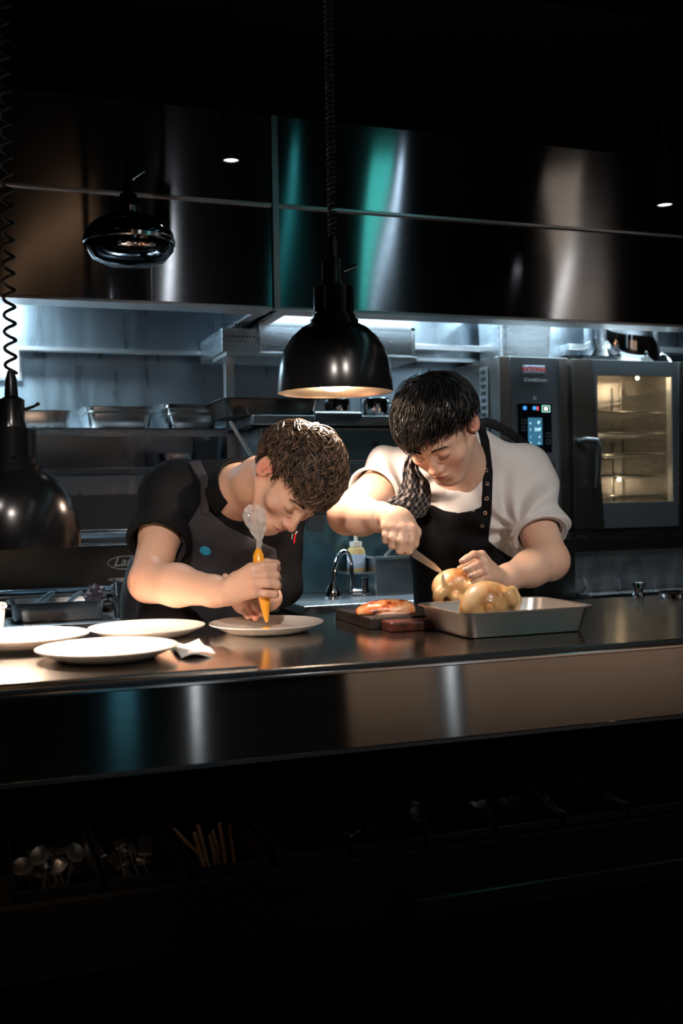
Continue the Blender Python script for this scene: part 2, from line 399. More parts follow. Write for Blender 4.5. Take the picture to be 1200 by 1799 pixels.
for k, (kind, n, word) in enumerate(fill):
    x0 = bx0+k*bw
    m = MB(); a, b_, y0, y1, z0, z1 = x0+.003, x0+bw-.003, 1.605, 2.05, .557, .640
    m.box(a, b_, y0, y1, z0, z0+.003); m.box(a, a+.004, y0, y1, z0, z1); m.box(b_-.004, b_, y0, y1, z0, z1)
    m.box(a, b_, y0, y0+.004, z0, z1-.01); m.box(a, b_, y1-.004, y1, z0, z1)
    o = m.link('cutlery_bin', M['black'], bevel=.0015)
    tag(o, 'black cutlery bin of %s under the counter, %s bin from the left' % ('knives' if kind == 'knife' else kind+'s', word), 'cutlery bin', 'cutlery bins under the counter')
    for i in range(n):
        p = protos[kind]
        o = p[0] if not p[1] else copy_thing(p[0])
        p[1] = True
        cxp = x0+bw/2+rng.uniform(-.028,.028); cyp = 1.625+rng.uniform(0,.09)
        o.location = (cxp, cyp, .566+.006*(i//3)+rng.uniform(0,.003))
        o.rotation_euler = (rng.uniform(.03,.22), rng.uniform(-.5,.5), rng.uniform(-.16,.16))
        lb = {'spoon':'polished steel spoon lying','fork':'polished steel fork lying','knife':'polished steel table knife lying','chopstick':'slim brown wooden chopstick lying'}[kind]
        tag(o, '%s in the %s cutlery bin from the left' % (lb, word), kind, '%s in the %s cutlery bin' % ('knives' if kind == 'knife' else kind+'s', word))

# ---------------------------------------------------------------- things on the counter
def plate_thing(px, py, dia, z, label, nm='dinner_plate'):
    p = atZ(px, py, z+.02)
    r = dia/2
    prof = [(0.001,.004),(r*.55,.004),(r*.72,.007),(r*.97,.0205),(r,.022),(r,.0195),(r*.72,.003),(r*.66,.0),(r*.60,0),(r*.58,.002),(0.001,.002)]
    prof = [(a, b+.0005) for a, b in prof][::-1]
    m = MB().lathe(prof, (p[0], p[1], z), 64)
    o = m.link(nm, M['plate'], None, origin=(p[0], p[1], z), smooth=True, angle=50)
    tag(o, label, 'plate', 'cream plates on the counter'); return p
PL = []
PL.append(plate_thing(468, 1094, .256, ZT, 'cream plate under the piping bag, rightmost of the four plates'))
PL.append(plate_thing(188, 1137, .262, ZT+.007, 'cream plate nearest the front edge of the counter beside the napkin'))
PL.append(plate_thing(258, 1101, .256, ZT, 'cream plate behind the nearest plate, in front of the left chef\'s elbow'))
PL.append(plate_thing(42, 1116, .262, ZT+.007, 'leftmost cream plate, cut off by the left edge of the photo'))

# napkin
p0 = atZ(335, 1152, ZT)
nx = 16; vs_, fs = [], []
q = [atZ(318,1165,ZT), atZ(390,1161,ZT), atZ(350,1134,ZT), atZ(288,1136,ZT)]
for j in range(nx+1):
    for i in range(nx+1):
        s_, t_ = i/nx, j/nx
        b = (1-s_)*(1-t_)*q[0]+s_*(1-t_)*q[1]+s_*t_*q[2]+(1-s_)*t_*q[3]
        z = ZT+.011+.004*sin(5*s_+2*t_)+.003*sin(9*t_+4*s_)
        vs_.append((b[0], b[1], z))
n1 = nx+1
for j in range(nx):
    for i in range(nx): fs.append((j*n1+i, j*n1+i+1, (j+1)*n1+i+1, (j+1)*n1+i))
o = MB().add(vs_, fs).link('paper_napkin', M['napkin'], smooth=True)
s = o.modifiers.new('s', 'SOLIDIFY'); s.thickness = .003
tag(o, 'folded white napkin beside the nearest plate at the front of the counter', 'napkin')
p0 = atZ(262, 1138, ZT)

# deep steel tray with a chicken
def gn_pan(cx, cy, z, hx, hy, h, rim=.010, t=.0016, rad=.028):
    return MB().rrect([(cx,cy,hx*.90,hy*.90,rad*.7,z+.002),(cx,cy,hx*.93,hy*.93,rad,z+.008),(cx,cy,hx-.0,hy-.0,rad,z+h-.004),(cx,cy,hx+rim,hy+rim,rad+rim,z+h-.003),(cx,cy,hx+rim,hy+rim,rad+rim,z+h),
        (cx,cy,hx-t,hy-t,rad,z+h-.001),(cx,cy,hx*.93-t,hy*.93-t,rad,z+.011),(cx,cy,hx*.90-t,hy*.90-t,rad*.7,z+.005)])
TX0, TX1, TY0, TY1 = .955, 1.262, 1.955, 2.185
TH = .056
o = gn_pan((TX0+TX1)/2, (TY0+TY1)/2, ZT, (TX1-TX0)/2, (TY1-TY0)/2, TH).link('roasting_tray', M['traysteel'], smooth=True, angle=30)
tag(o, 'deep stainless tray holding a whole chicken at the front of the counter', 'tray')

# cutting board
woodd = plain('dark_walnut', (.035,.022,.016), .45, bump=.5, bscale=90, var=.6, vscale=14, col2=(.012,.009,.008))
a0 = atZ(597, 1068, ZT+.03); b0 = atZ(664, 1096, ZT+.03)
o = MB().box(a0[0]-.0, a0[0]+.40, 2.205, 2.445, ZT, ZT+.026).link('cutting_board', woodd, bevel=.004)
tag(o, 'dark wooden cutting board under the orange fillet and the carved chicken', 'cutting board')
BX, BY = a0[0], b0[1]
redw = plain('red_rosewood', (.24,.05,.028), .4, bump=.5, bscale=60, var=.6, vscale=25, col2=(.015,.008,.006))
a1 = atZ(662, 1104, ZT); a2 = atZ(752, 1100, ZT)
o = MB().box(a1[0], a2[0]-.004, 2.135, 2.198, ZT, ZT+.022).link('wooden_block', redw, bevel=.005)
tag(o, 'reddish dark wood block in front of the cutting board beside the tray', 'wooden block')

# small cup and flat round tin at the right end of the counter
p = atZ(1122, 1047, ZT)
o = MB().lathe([(.001,0),(.017,0),(.019,.004),(.013,.010),(.012,.022),(.018,.030),(.019,.034),(.021,.036),(.021,.038),(.016,.037),(.001,.032)], (p[0], p[1], ZT), 32).link('bar_measure', M['bright'], smooth=True)
tag(o, 'small round steel cup with a narrow waist near the right end of the counter', 'cup')
p = atZ(1188, 1049, ZT)
t = thing('condiment_dish', 'shallow clear dish with a dark rim at the far right of the counter', 'dish', (p[0], p[1], ZT))
MB().lathe([(.001,0),(.045,0),(.048,.012),(.045,.012),(.043,.003),(.001,.002)], (p[0], p[1], ZT), 40).link('bowl', M['bright'], t, smooth=True)
MB().lathe([(.046,.012),(.050,.012),(.050,.016),(.046,.016),(.046,.012)], (p[0], p[1], ZT), 40).link('rim', M['dim'], t, smooth=True)

# ---------------------------------------------------------------- heat lamps
bulbm = emis('heat_bulb', (1.0,.72,.5), 30)
def coil(x, y, z0, z1, r, turns, wr=.0035):
    n = int(turns*14); return [(x+r*cos(2*pi*turns*i/n), y+r*sin(2*pi*turns*i/n), z0+(z1-z0)*i/n) for i in range(n+1)], wr
def heat_lamp(px, py, d, R, label, watts, z_coil_top=2.86, coil_r=.012, turns=60):
    b = P(px, py, d); x, y, z = b
    t = thing('heat_lamp', label, 'heat lamp', (x, y, z), 'black heat lamps over the counter')
    k = R/.134
    prof = [(.134,0),(.1345,.006),(.133,.03),(.129,.065),(.118,.100),(.100,.128),(.076,.150),(.056,.160)]
    inner = [(.053,.156),(.073,.146),(.097,.124),(.115,.097),(.126,.064),(.130,.03),(.1315,.002),(.134,0)]
    MB().lathe([(a*k, c_*k) for a, c_ in prof], (x,y,z), 72).link('lamp_shade', M['black'], t, smooth=True, angle=60)
    MB().lathe([(a*k, c_*k) for a, c_ in inner], (x,y,z), 72).link('shade_lining', M['lampin'], t, smooth=True, angle=60)
    MB().lathe([(a*k, c_*k) for a, c_ in [(.057,.158),(.057,.168),(.050,.172),(.050,.180),(.042,.184),(.042,.245),(.030,.248),(.026,.262),(.026,.305),(.014,.312),(.012,.345),(.007,.365),(.001,.366)]], (x,y,z), 32).link('socket_housing', M['black'], t, smooth=True, angle=25)
    f = MB()
    for i in range(8):
        a = 2*pi*i/8; f.box(x+.045*k*cos(a)-.003, x+.045*k*cos(a)+.003, y+.045*k*sin(a)-.003, y+.045*k*sin(a)+.003, z+.186*k, z+.243*k)
    f.link('cooling_fins', M['black'], t)
    MB().tube([(x+.026*k,y,z+.285*k),(x+.045*k,y-.005,z+.292*k),(x+.055*k,y-.007,z+.298*k)], [.004,.003,.004], 8).link('switch', M['bright'], t, smooth=True)
    bl = MB().lathe([(.001,.012),(.02,.013),(.035,.02),(.042,.035),(.038,.06),(.024,.09),(.018,.13),(.001,.135)], (x,y,z-.008), 32).link('heat_bulb', bulbm, t, smooth=True)
    c0 = z+.36*k
    zc = c0 + (2.86-c0)
    pts, wr = coil(x, y, c0, 2.86, coil_r, turns)
    MB().tube(pts, wr, 6).link('coiled_cord', M['rubber'], t, smooth=True)
    # the lamp's own light, a soft disc at the mouth of the shade
    l = bpy.data.lights.new('lamp_light', 'SPOT'); l.energy = watts; l.color = (1.0,.77,.60)
    l.spot_size = radians(150); l.spot_blend = .25; l.shadow_soft_size = .02
    lo = bpy.data.objects.new('lamp_light', l); COL.objects.link(lo); lo.location = (x, y, z-.003)
    return t
heat_lamp(589, 690, 2.45, .134, 'black dome heat lamp hanging lit between the two chefs', 17, coil_r=.008, turns=90)
heat_lamp(26, 961, 2.12, .130, 'black dome heat lamp hanging low at the left edge over the plates', 38, coil_r=.011, turns=42)
# chrome pendant
b = P(228, 468, 2.95); x, y, z = b
t = thing('pendant_lamp', 'smoked chrome bowl lamp hanging in front of the left hood', 'lamp', (x, y, z))
MB().lathe([(.001,.0),(.06,.004),(.10,.018),(.122,.045),(.126,.068),(.122,.092),(.100,.118),(.07,.136),(.045,.144),(.03,.150),(.03,.165),(.001,.166)], (x,y,z), 72).link('lamp_bowl', M['gunmetal'], t, smooth=True, angle=60)
MB().lathe([(.124,.058),(.1275,.062),(.1275,.072),(.124,.076)], (x,y,z), 72).link('bowl_band', M['bright'], t, smooth=True)
MB().lathe([(.001,.15),(.024,.15),(.024,.20),(.014,.205),(.014,.25),(.010,.252),(.010,2.86-z),(.001,2.86-z)], (x,y,z), 24).link('stem', M['blackmatt'], t, smooth=True)
MB().tube([(x,y,z+.235),(x+.02,y-.01,z+.25),(x+.045,y-.015,z+.268)], [.006,.004,.005], 8).tube([(x,y,z+.235),(x-.02,y-.01,z+.225)], [.005,.003], 8).link('switch', M['bright'], t, smooth=True)

# ceiling tracks and cylinder spotlights
spg = emis('downlight_glow', (.9,.92,1.0), 2.2)
zr = 2.78
yt = 3.05
t = MB().box(-.6, 3.8, yt-.02, yt+.02, 2.80, 2.86).link('ceiling_track', M['black'], bevel=.002)
tag(t, 'black ceiling track running along the front of the hoods', 'lighting track')
t = MB().box(-.6, 3.6, -.0+.60, .64, 2.80, 2.86).link('ceiling_track', M['black'], bevel=.002)
tag(t, 'black ceiling track above the dining side of the counter', 'lighting track')
t = MB().box(-.6, 3.6, -.57, -.53, 2.80, 2.86).link('ceiling_track', M['black'], bevel=.002)
tag(t, 'black ceiling track behind the diners, farthest from the kitchen', 'lighting track')
def cyl_spot(p, r, h, label, glow=True):
    x, y, z = p
    t = thing('ceiling_spotlight', label, 'spotlight', (x, y, z), 'cylinder spotlights')
    MB().lathe([(r*.8,.004),(r*.85,0),(r,0),(r,h),(r*.3,h+.004),(r*.3,2.80-z),(.001,2.80-z)], (x,y,z), 32).link('housing', M['blackmatt'], t, smooth=True, angle=30)
    spot((x, y, z-.004), (x+(.15 if x > 1 else 0), y+(.25 if x > 1 else .1), 0), 34 if x > 1 else 12, (.86,.92,1.0), 105, .5, .02)
    MB().lathe([(.001,.004),(r*.82,.004)], (x,y,z), 32).link('lens', spg, t)
for (px, py, lab) in ((406, 283, 'small black cylinder spotlight with glowing lens in front of the left hood'), (1168, 361, 'small black cylinder spotlight with glowing lens at the far right under the track')):
    p = atY(px, py, yt); cyl_spot(p, .028 if px < 500 else .031, .16, lab)
for a_, b_, w_, s_, c_, n_ in KEY:
    d = np.array(b_)-np.array(a_); d /= np.linalg.norm(d); a = np.array(a_) 
    t = thing('track_spotlight', 'black track spotlight above the dining side aimed at the '+n_, 'spotlight', tuple(a), 'track spotlights over the dining side')
    e = a - d*.02
    MB().tube([e-d*.14, e-d*.13, e, e+d*.002], [.03,.036,.036,.034], 24, cap=False).link('housing', M['black'], t, smooth=True, angle=40)
    MB().tube([e-d*.10, (a[0], .62 if a[1] > 0 else -.55, 2.80)], .008, 10).link('arm', M['black'], t)
# ---------------------------------------------------------------- back line, left: shelf, trays, range
def qbox(m, px0, px1, py0, py1, Y, dep):   # a box whose front face spans a region of the plane Y
    a = atY(px0, (py0+py1)/2, Y); b = atY(px1, (py0+py1)/2, Y)
    z1 = atY((px0+px1)/2, py0, Y)[2]; z0 = atY((px0+px1)/2, py1, Y)[2]
    m.box(a[0], b[0], Y, Y+dep, z0, z1); return a[0], b[0], z0, z1
YS = 3.95
zs = atY(260, 752, YS)[2]; xs0, xs1 = -1.3, atY(398, 760, YS)[0]
t = thing('wall_shelf', 'steel wall shelf carrying the metal trays under the left hood', 'shelf', ((xs0+xs1)/2, YS+.2, zs-.03))
MB().box(xs0, xs1, YS, YB, zs-.006, zs).box(xs0, xs1, YS, YS+.008, zs-.032, zs-.0).link('shelf_board', M['steel'], t, bevel=.001)
for xb in (xs1-.02, xs0+.4):
    MB().hexa([(xb-.008,YS+.12,zs-.22),(xb+.008,YS+.12,zs-.22),(xb+.008,YS+.45,zs-.22),(xb-.008,YS+.45,zs-.22),(xb-.008,YS+.02,zs-.033),(xb+.008,YS+.02,zs-.033),(xb+.008,YS+.45,zs-.033),(xb-.008,YS+.45,zs-.033)]).link('bracket', M['steel'], t)
def gpan(px0, px1, Y, z, h, dy, label, name='metal_tray', grp='steel trays on the wall shelf', mat='pan'):
    x0 = atY(px0, 740, Y)[0]; x1 = atY(px1, 740, Y)[0]
    o = gn_pan((x0+x1)/2, Y+dy/2, z, (x1-x0)/2-.01, dy/2, h).link(name, M[mat], smooth=True, angle=30)
    return tag(o, label, 'tray', grp)
gpan(18, 131, YS+.03, zs, .065, .22, 'brownish steel tray alone at the left end of the wall shelf')
gpan(150, 274, YS+.03, zs, .060, .30, 'lower steel tray of the middle pair on the wall shelf')
gpan(148, 276, YS+.03, zs+.022, .060, .31, 'upper steel tray of the middle pair, nested on the wall shelf')
gpan(292, 388, YS+.03, zs, .055, .30, 'bottom steel tray of the right stack on the wall shelf')
gpan(288, 390, YS+.03, zs+.024, .055, .32, 'second steel tray of the right stack on the wall shelf')
gpan(286, 376, YS+.06, zs+.062, .035, .30, 'shallow topmost steel tray of the right stack on the wall shelf')
# lower rail shelf with a small pan
YL = 4.05
z2 = atY(180, 822, YL)[2]
t = thing('rail_shelf', 'narrow dark steel rail shelf below the wall shelf', 'shelf', (0, YL, z2-.03))
MB().box(xs0, atY(300, 826, YL)[0], YL, YB, z2-.022, z2).link('shelf_board', M['darksteel'], t, bevel=.002)
o = gn_pan(*(lambda a, b: ((a+b)/2, YL+.08))(atY(281,800,YL)[0], atY(350,800,YL)[0]), z2, .065, .06, .055).link('small_pan', M['pan'], smooth=True, angle=30)
tag(o, 'small deep steel pan on the rail shelf above the left chef\'s shoulder', 'pan')
# dark glossy panel behind, between the shelves
o = MB().box(-1.3, atY(392, 800, YB)[0], YB-.02, YB-.001, .9, z2-.10).link('splash_panel', M['darksteel'])
tag(o, 'dark steel splash panel on the back wall below the rail shelf', 'panel')
# range with griddle
YR = 3.62
zg = atY(170, 938, YR)[2]
t = thing('griddle_range', 'dark greasy griddle range with a chrome rail and script badge, left of the chefs', 'range', (0, YR+.3, 0))
xr0, xr1 = -1.3, atY(395, 900, YR)[0]
MB().box(xr0, xr1, YR, YB-.03, .10, zg-.03).link('body', plain('greasy_black_steel', (.02,.026,.03), .28, .6, bump=.6, bscale=25, var=.7, vscale=10, col2=(.05,.04,.03)), t, bevel=.004)
MB().box(xr0, xr1, YR-.01, YB-.03, zg-.03, zg-.012).link('griddle_plate', M['darksteel'], t, bevel=.003)
MB().tube([(xr0, YR-.03, zg+.008), (xr1, YR-.03, zg+.008)], .009, 12).link('rail', M['bright'], t, smooth=True)
MB().tube([(xr0, YR-.015, zg-.035), (xr1, YR-.015, zg-.035)], .006, 12).link('lower_rail', M['bright'], t, smooth=True)
for i in range(14):
    xx = xr0 + .1 + i*.115
    if xx < xr1-.02: MB().box(xx-.012, xx+.012, YR-.02, YR+.06, zg-.012, zg+.016).link('bracket', M['darksteel'], t, bevel=.003)
zb = atY(340, 1026, YR-.05)[2]
MB().tube([(xr0, YR-.05, zb), (xr1, YR-.05, zb)], .008, 12).link('front_rail', plain('blue_steel', (.25,.38,.5), .2, 1), t, smooth=True)
MB().box(xr0, xr1, YR-.055, YR, zb-.02, zb-.012).link('drip_ledge', M['steel'], t)
for i in range(4): MB().box(xr0, xr1, YR+.002+i*.0, YR-.004, zb-.06-i*.03, zb-.055-i*.03).link('vent_slot', M['steel'], t)
def text(s, name, mat, parent, loc, size, rotx=pi/2, rotz=0, align='CENTER', shear=0, extrude=.0006, bold=0, space=1):
    cu = bpy.data.curves.new(name, 'FONT'); cu.body = s; cu.size = size; cu.align_x = align; cu.extrude = extrude; cu.shear = shear; cu.offset = bold; cu.space_character = space
    tmp = bpy.data.objects.new(name, cu); COL.objects.link(tmp)
    bpy.context.view_layer.update()
    me = bpy.data.meshes.new_from_object(tmp.evaluated_get(bpy.context.evaluated_depsgraph_get()))
    bpy.data.objects.remove(tmp)
    R = Matrix.Rotation(rotz, 4, 'Z') @ Matrix.Rotation(rotx, 4, 'X')
    me.transform(R)
    o = bpy.data.objects.new(name, me); COL.objects.link(o); me.materials.clear(); me.materials.append(mat)
    if parent is not None: o.parent = parent; o.location = tuple(np.array(loc)-WL[parent.name])
    else: o.location = tuple(loc)
    WL[o.name] = np.array(loc, float)
    return o
lb = atY(222, 992, YR-.006)
badge = MB()
pts = [(lb[0]+.062*cos(a), YR-.004, lb[2]+.007+.022*sin(a)) for a in np.linspace(0, 2*pi, 40)]
badge.tube(pts, .0018, 6, cap=False).link('badge_ring', M['edge'], t, smooth=True)
text('Lang', 'badge_lettering', M['edge'], t, (lb[0]-.002, YR-.003, lb[2]-.004), .045, shear=.4)
# low worktop in front of the range with a pan
zw = .83; YW = atZ(200, 1092, zw)[1]
t = thing('low_worktop', 'low steel worktop behind the chefs in front of the griddle range', 'worktop', (0, YW+.15, 0))
xw1 = atY(395, 1090, YW)[0]
MB().box(-1.3, xw1, YW, YR-.06, zw-.03, zw).link('worktop', M['steel'], t, bevel=.003)
MB().box(-1.28, xw1-.02, YW+.03, YR-.08, 0, zw-.03).link('cabinet', M['darksteel'], t)
a = atZ(18, 1092, zw); b = atZ(196, 1082, zw)
YP = YW+.06
xa = atY(14, 1075, YP)[0]; xb = atY(192, 1075, YP)[0]
o = gn_pan((xa+xb)/2, YP+.10, zw, (xb-xa)/2-.008, .085, .062, rim=.008).link('utensil_pan', M['pan'], smooth=True, angle=30)
tag(o, 'steel pan with two utensil handles, on the low worktop at the left', 'pan')
for (px, lab) in ((74, 'left grey utensil handle leaning out of the steel pan'), (124, 'right grey utensil handle leaning out of the steel pan')):
    e = atY(px+20, 1040, YP+.03); s = atY(px-8, 1062, YP+.05)
    o = MB().tube([s+(s-e)*.45, s, (s+e)/2+np.array([0,0,.003]), e], [.004,.005,.008,.005], 10, flat=.45).link('ladle', plain('blue_grey_handle', (.12,.17,.2), .4), smooth=True)
    tag(o, lab, 'ladle')
p = atY(167, 1045, YP+.08)
m = MB(); rr = random.Random(3)
vs_, fs = [], []; n, k = 18, 12
for j in range(k+1):
    for i in range(n):
        a, b_ = 2*pi*i/n, pi*j/k; r = .026*(1+.25*sin(3*a+2*b_)+.2*sin(7*a-5*b_)+.15*sin(11*b_+3*a))
        vs_.append((p[0]+r*sin(b_)*cos(a)*1.1, p[1]+r*sin(b_)*sin(a), p[2]-.004+r*cos(b_)*1.1))
for j in range(k):
    for i in range(n): fs.append((j*n+i, j*n+(i+1)%n, (j+1)*n+(i+1)%n, (j+1)*n+i))
o = m.add(vs_, fs).link('crumpled_rag', plain('dark_plum_cloth', (.05,.03,.04), .8, bump=.5, bscale=80), smooth=True)
tag(o, 'crumpled dark cloth at the right end of the steel pan', 'cloth')
xc = atY(217, 1060, YP)[0]
for (z0, lab) in ((zw, 'lower steel pan partly hidden behind the left chef'), (zw+.062, 'upper small steel pan stacked behind the left chef\'s waist')):
    o = gn_pan(xc+.03, YP+.09, z0, .055, .06, .055, rim=.007).link('small_pan', M['pan'], smooth=True, angle=30); tag(o, lab, 'pan')
a = atZ(0, 1104, ZT)
o = gn_pan(a[0]-.085, 2.45, ZT, .075, .07, .075, rim=.004).link('plastic_tub', plain('translucent_plastic', (.32,.34,.35), .3), smooth=True, angle=30)
xt = atY(12, 1080, 2.45)[0]; o.location.x = xt-.079
tag(o, 'grey plastic tub at the far left edge behind the plates', 'tub')

# ---------------------------------------------------------------- middle of the back line
m_ = M['steel']
YM = 4.05
xp = atY(404, 640, YM)[0]
o = MB().box(atY(396,640,YM)[0], atY(412,640,YM)[0], YM, YM+.04, .0, 1.867).link('corner_post', M['edge'], bevel=.002)
tag(o, 'slim upright steel post under the joint of the two hoods', 'post')
YV = 3.86
t = thing('ventilation_box', 'steel ventilation box with a perforated end, behind the centre heat lamp', 'ventilation box', (atY(590,600,YV)[0], YV+.2, 1.7))
x0, x1 = atY(457, 600, YV)[0], atY(727, 600, YV)[0]
zt, zbm = 1.865, atY(590, 622, YV)[2]
xl = atY(406, 600, YV+.0)[0]
MB().box(x0, x1, YV, YB-.14, zbm, zt).link('box', M['steel'], t, bevel=.003)
MB().box(x0-.004, x1+.004, YV-.004, YV+.006, zt-.012, zt).box(x1-.012, x1+.004, YV-.004, YV, zbm, zt).link('front_frame', M['edge'], t, bevel=.001)
MB().box(x0-.14, x0, YV+.03, YB-.14, zbm, zt-.02).link('end_box', M['steel'], t, bevel=.003)
m = MB()
for r_ in range(2):
    for i in range(9): 
        xx = x0-.128+i*.014; zz = zbm+.06+r_*.045+.0*i; m.tube([(xx, YV+.027, zz), (xx, YV+.031, zz)], .003, 8)
m.link('vent_holes', M['blackmatt'], t)
MB().box(x0-.14, x1, YV-.03, YV+.2, zbm-.022, zbm-.006).link('lower_lip', M['edge'], t, bevel=.002)
# salamander with mesh panel and counter slab
YA = 3.72
x0, x1 = atY(452, 780, YA)[0], atY(708, 780, YA)[0]
z0, z1 = atY(580, 808, YA)[2], atY(580, 756, YA)[2]
t = thing('grill_cabinet', 'steel grill cabinet with a dark perforated front behind the chefs', 'grill', ((x0+x1)/2, YA+.25, 0))
MB().box(x0, x1, YA, YB-.02, z0-.01, z1+.008).link('body', M['steel'], t, bevel=.003)
mesh_m, N, L, bb = newmat('perforated_mesh')
tc = N.new('ShaderNodeTexCoord'); br = N.new('ShaderNodeTexBrick'); br.offset = 0; br.inputs['Scale'].default_value = 160; br.inputs['Mortar Size'].default_value = .22; br.inputs['Brick Width'].default_value = .5; br.inputs['Row Height'].default_value = .5
sx = N.new('ShaderNodeSeparateXYZ'); cb = N.new('ShaderNodeCombineXYZ')
L.new(tc.outputs['Object'], sx.inputs[0]); L.new(sx.outputs[0], cb.inputs[0]); L.new(sx.outputs[2], cb.inputs[1]); L.new(cb.outputs[0], br.inputs['Vector'])
br.inputs['Color1'].default_value = (.01,.02,.022,1); br.inputs['Color2'].default_value = (.01,.02,.022,1); br.inputs['Mortar'].default_value = (.09,.14,.15,1)
L.new(br.outputs['Color'], bb.inputs['Base Color']); bb.inputs['Roughness'].default_value = .4; bb.inputs['Metallic'].default_value = .4
MB().box(x0+.018, x1-.02, YA-.004, YA+.002, z0, z1).link('mesh_panel', mesh_m, t)
MB().box(x0+.01, x1-.01, YA-.008, YA-.002, z1, z1+.008).box(x0+.01, x0+.018, YA-.008, YA-.002, z0, z1).box(x0+.01, x1-.01, YA-.008, YA-.002, z0-.008, z0).link('panel_frame', M['edge'], t)
kp = atY(658, 781, YA)
MB().tube([kp+np.array([0,-.004,0]), kp+np.array([0,-.026,0])], [.012,.011], 20).link('knob', M['bright'], t, smooth=True)
zk = atY(580, 730, YA-.06)[2]
MB().box(x0-.03, x1+.02, YA-.06, YB-.02, zk-.035, zk).link('top_slab', M['steel'], t, bevel=.003)
MB().box(x0-.03, x1+.02, YA-.02, YB-.02, z1+.01, zk-.035).link('dark_gap', M['blackmatt'], t)
MB().box(x0, x1, YA-.015, YB-.02, z0-.11, z0-.012).link('drawer_front', plain('blue_grey_steel', (.30,.38,.44), .3, 1), t, bevel=.003)
MB().tube([(x0+.05,YA-.04,z0-.06),(x1-.05,YA-.04,z0-.06)], .007, 10).link('handle', M['edge'], t, smooth=True)
MB().box(x0+.01, x1-.01, YA, YB-.02, 0.1, z0-.112).link('base', M['darksteel'], t)
MB().tube([(x0-.10, YA+.0, zk-.02), (x0-.0, YA, z0-.02)], .007, 8).link('brace', M['edge'], t)
# roasting tray and dark handle bar on the slab
xx0, xx1 = atY(396, 715, YA)[0], atY(560, 715, YA)[0]
o = gn_pan((xx0+xx1)/2, YA+.15, zk, (xx1-xx0)/2, .16, .065, rim=.012).link('roasting_tray', plain('burnt_steel', (.30,.27,.24), .3, 1, bump=.3, bscale=20, var=.8, vscale=9, col2=(.05,.035,.03)), smooth=True, angle=30)
tag(o, 'browned wide roasting tray on the steel slab left under the centre heat lamp', 'tray')
a = atY(556, 737, YA-.1); b = atY(637, 737, YA-.1)
t2 = thing('handled_griddle_plate', 'flat steel press plate with a dark blue grey handle on the steel slab', 'griddle press', ((a[0]+b[0])/2, YA-.08, zk))
MB().box(a[0]+.03, b[0]-.02, YA-.055, YA+.05, zk, zk+.018).link('plate', M['bright'], t2, bevel=.003)
MB().tube([(a[0],YA-.078,zk-.004),(b[0],YA-.078,zk-.004)], .017, 14).link('handle', M['dim'], t2, smooth=True)
for (px, r, h, lab) in ((662, .055, .075, 'polished lidded saucepan on the slab right of the centre heat lamp'), (596, .05, .07, 'dim steel saucepan on the slab below the centre heat lamp')):
    p = atY(px, 720, YA+.06)
    t3 = thing('saucepan', lab, 'saucepan', (p[0], YA+.08, zk))
    MB().lathe([(.001,0),(r*.95,0),(r,.006),(r,h),(r+.004,h+.003),(r-.002,h+.001),(r-.002,.006),(.001,.004)], (p[0], YA+.08, zk), 40).link('pot', M['chrome'], t3, smooth=True)
    if px > 640: MB().tube([(p[0]+r,YA+.07,zk+h*.75),(p[0]+r+.03,YA+.05,zk+h*.95),(p[0]+r+.085,YA+.03,zk+h*1.05)], [.004,.005,.005], 8).link('handle', M['chrome'], t3, smooth=True)
# wall panels in teal behind the sink, sink basin, tap, bottle
YK2 = 3.55
teal = steel('teal_steel', (.13,.24,.28), .3, 0, (30,1,60), .1, .004, (2,1,2), .14, swirl=True)
xs0_, xs1_ = atY(470, 1000, YK2)[0], atY(742, 1000, YK2)[0]
t = thing('sink_unit', 'steel sink unit with a tall backsplash behind the two chefs', 'sink', ((xs0_+xs1_)/2, YK2-.2, 0))
zs2 = .86
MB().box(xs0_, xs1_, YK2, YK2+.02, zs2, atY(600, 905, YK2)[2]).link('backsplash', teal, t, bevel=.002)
MB().box(xs0_, xs1_, YK2-.42, YK2, zs2-.03, zs2).link('drainboard', M['steel'], t, bevel=.003)
MB().box(xs0_+.02, xs1_-.02, YK2-.40, YK2-.02, 0, zs2-.03).link('cabinet', M['darksteel'], t)
zl = atY(640, 1004, YK2-.08)[2]
MB().box(atY(590,1004,YK2)[0], atY(675,1004,YK2)[0], YK2-.12, YK2, zl-.006, zl).link('ledge', M['edge'], t, bevel=.001)
MB().box(atY(645,1004,YK2)[0], atY(668,1004,YK2)[0], YK2-.08, YK2, zs2, zl-.006).link('ledge_support', M['steel'], t, bevel=.001)
xb0, xb1 = atY(660, 1000, YK2-.15)[0], atY(760, 1000, YK2-.15)[0]
zt2 = atY(690, 981, YK2-.15)[2]
MB().box(xb0, xb1, YK2-.15, YK2-.001, zs2, zt2).link('side_box', M['steel'], t, bevel=.002)
MB().box(xb0-.008, xb1, YK2-.158, YK2-.001, zt2, zt2+.008).link('side_box_rim', M['bright'], t, bevel=.002)
o = MB().tube([atY(676,978,YK2-.1), atY(690,962,YK2-.1), atY(707,954,YK2-.08), atY(730,952,YK2-.06)], .006, 10).link('hose', M['edge'], smooth=True)
tag(o, 'pale curved hose rising over the sink side box behind the black apron', 'hose')
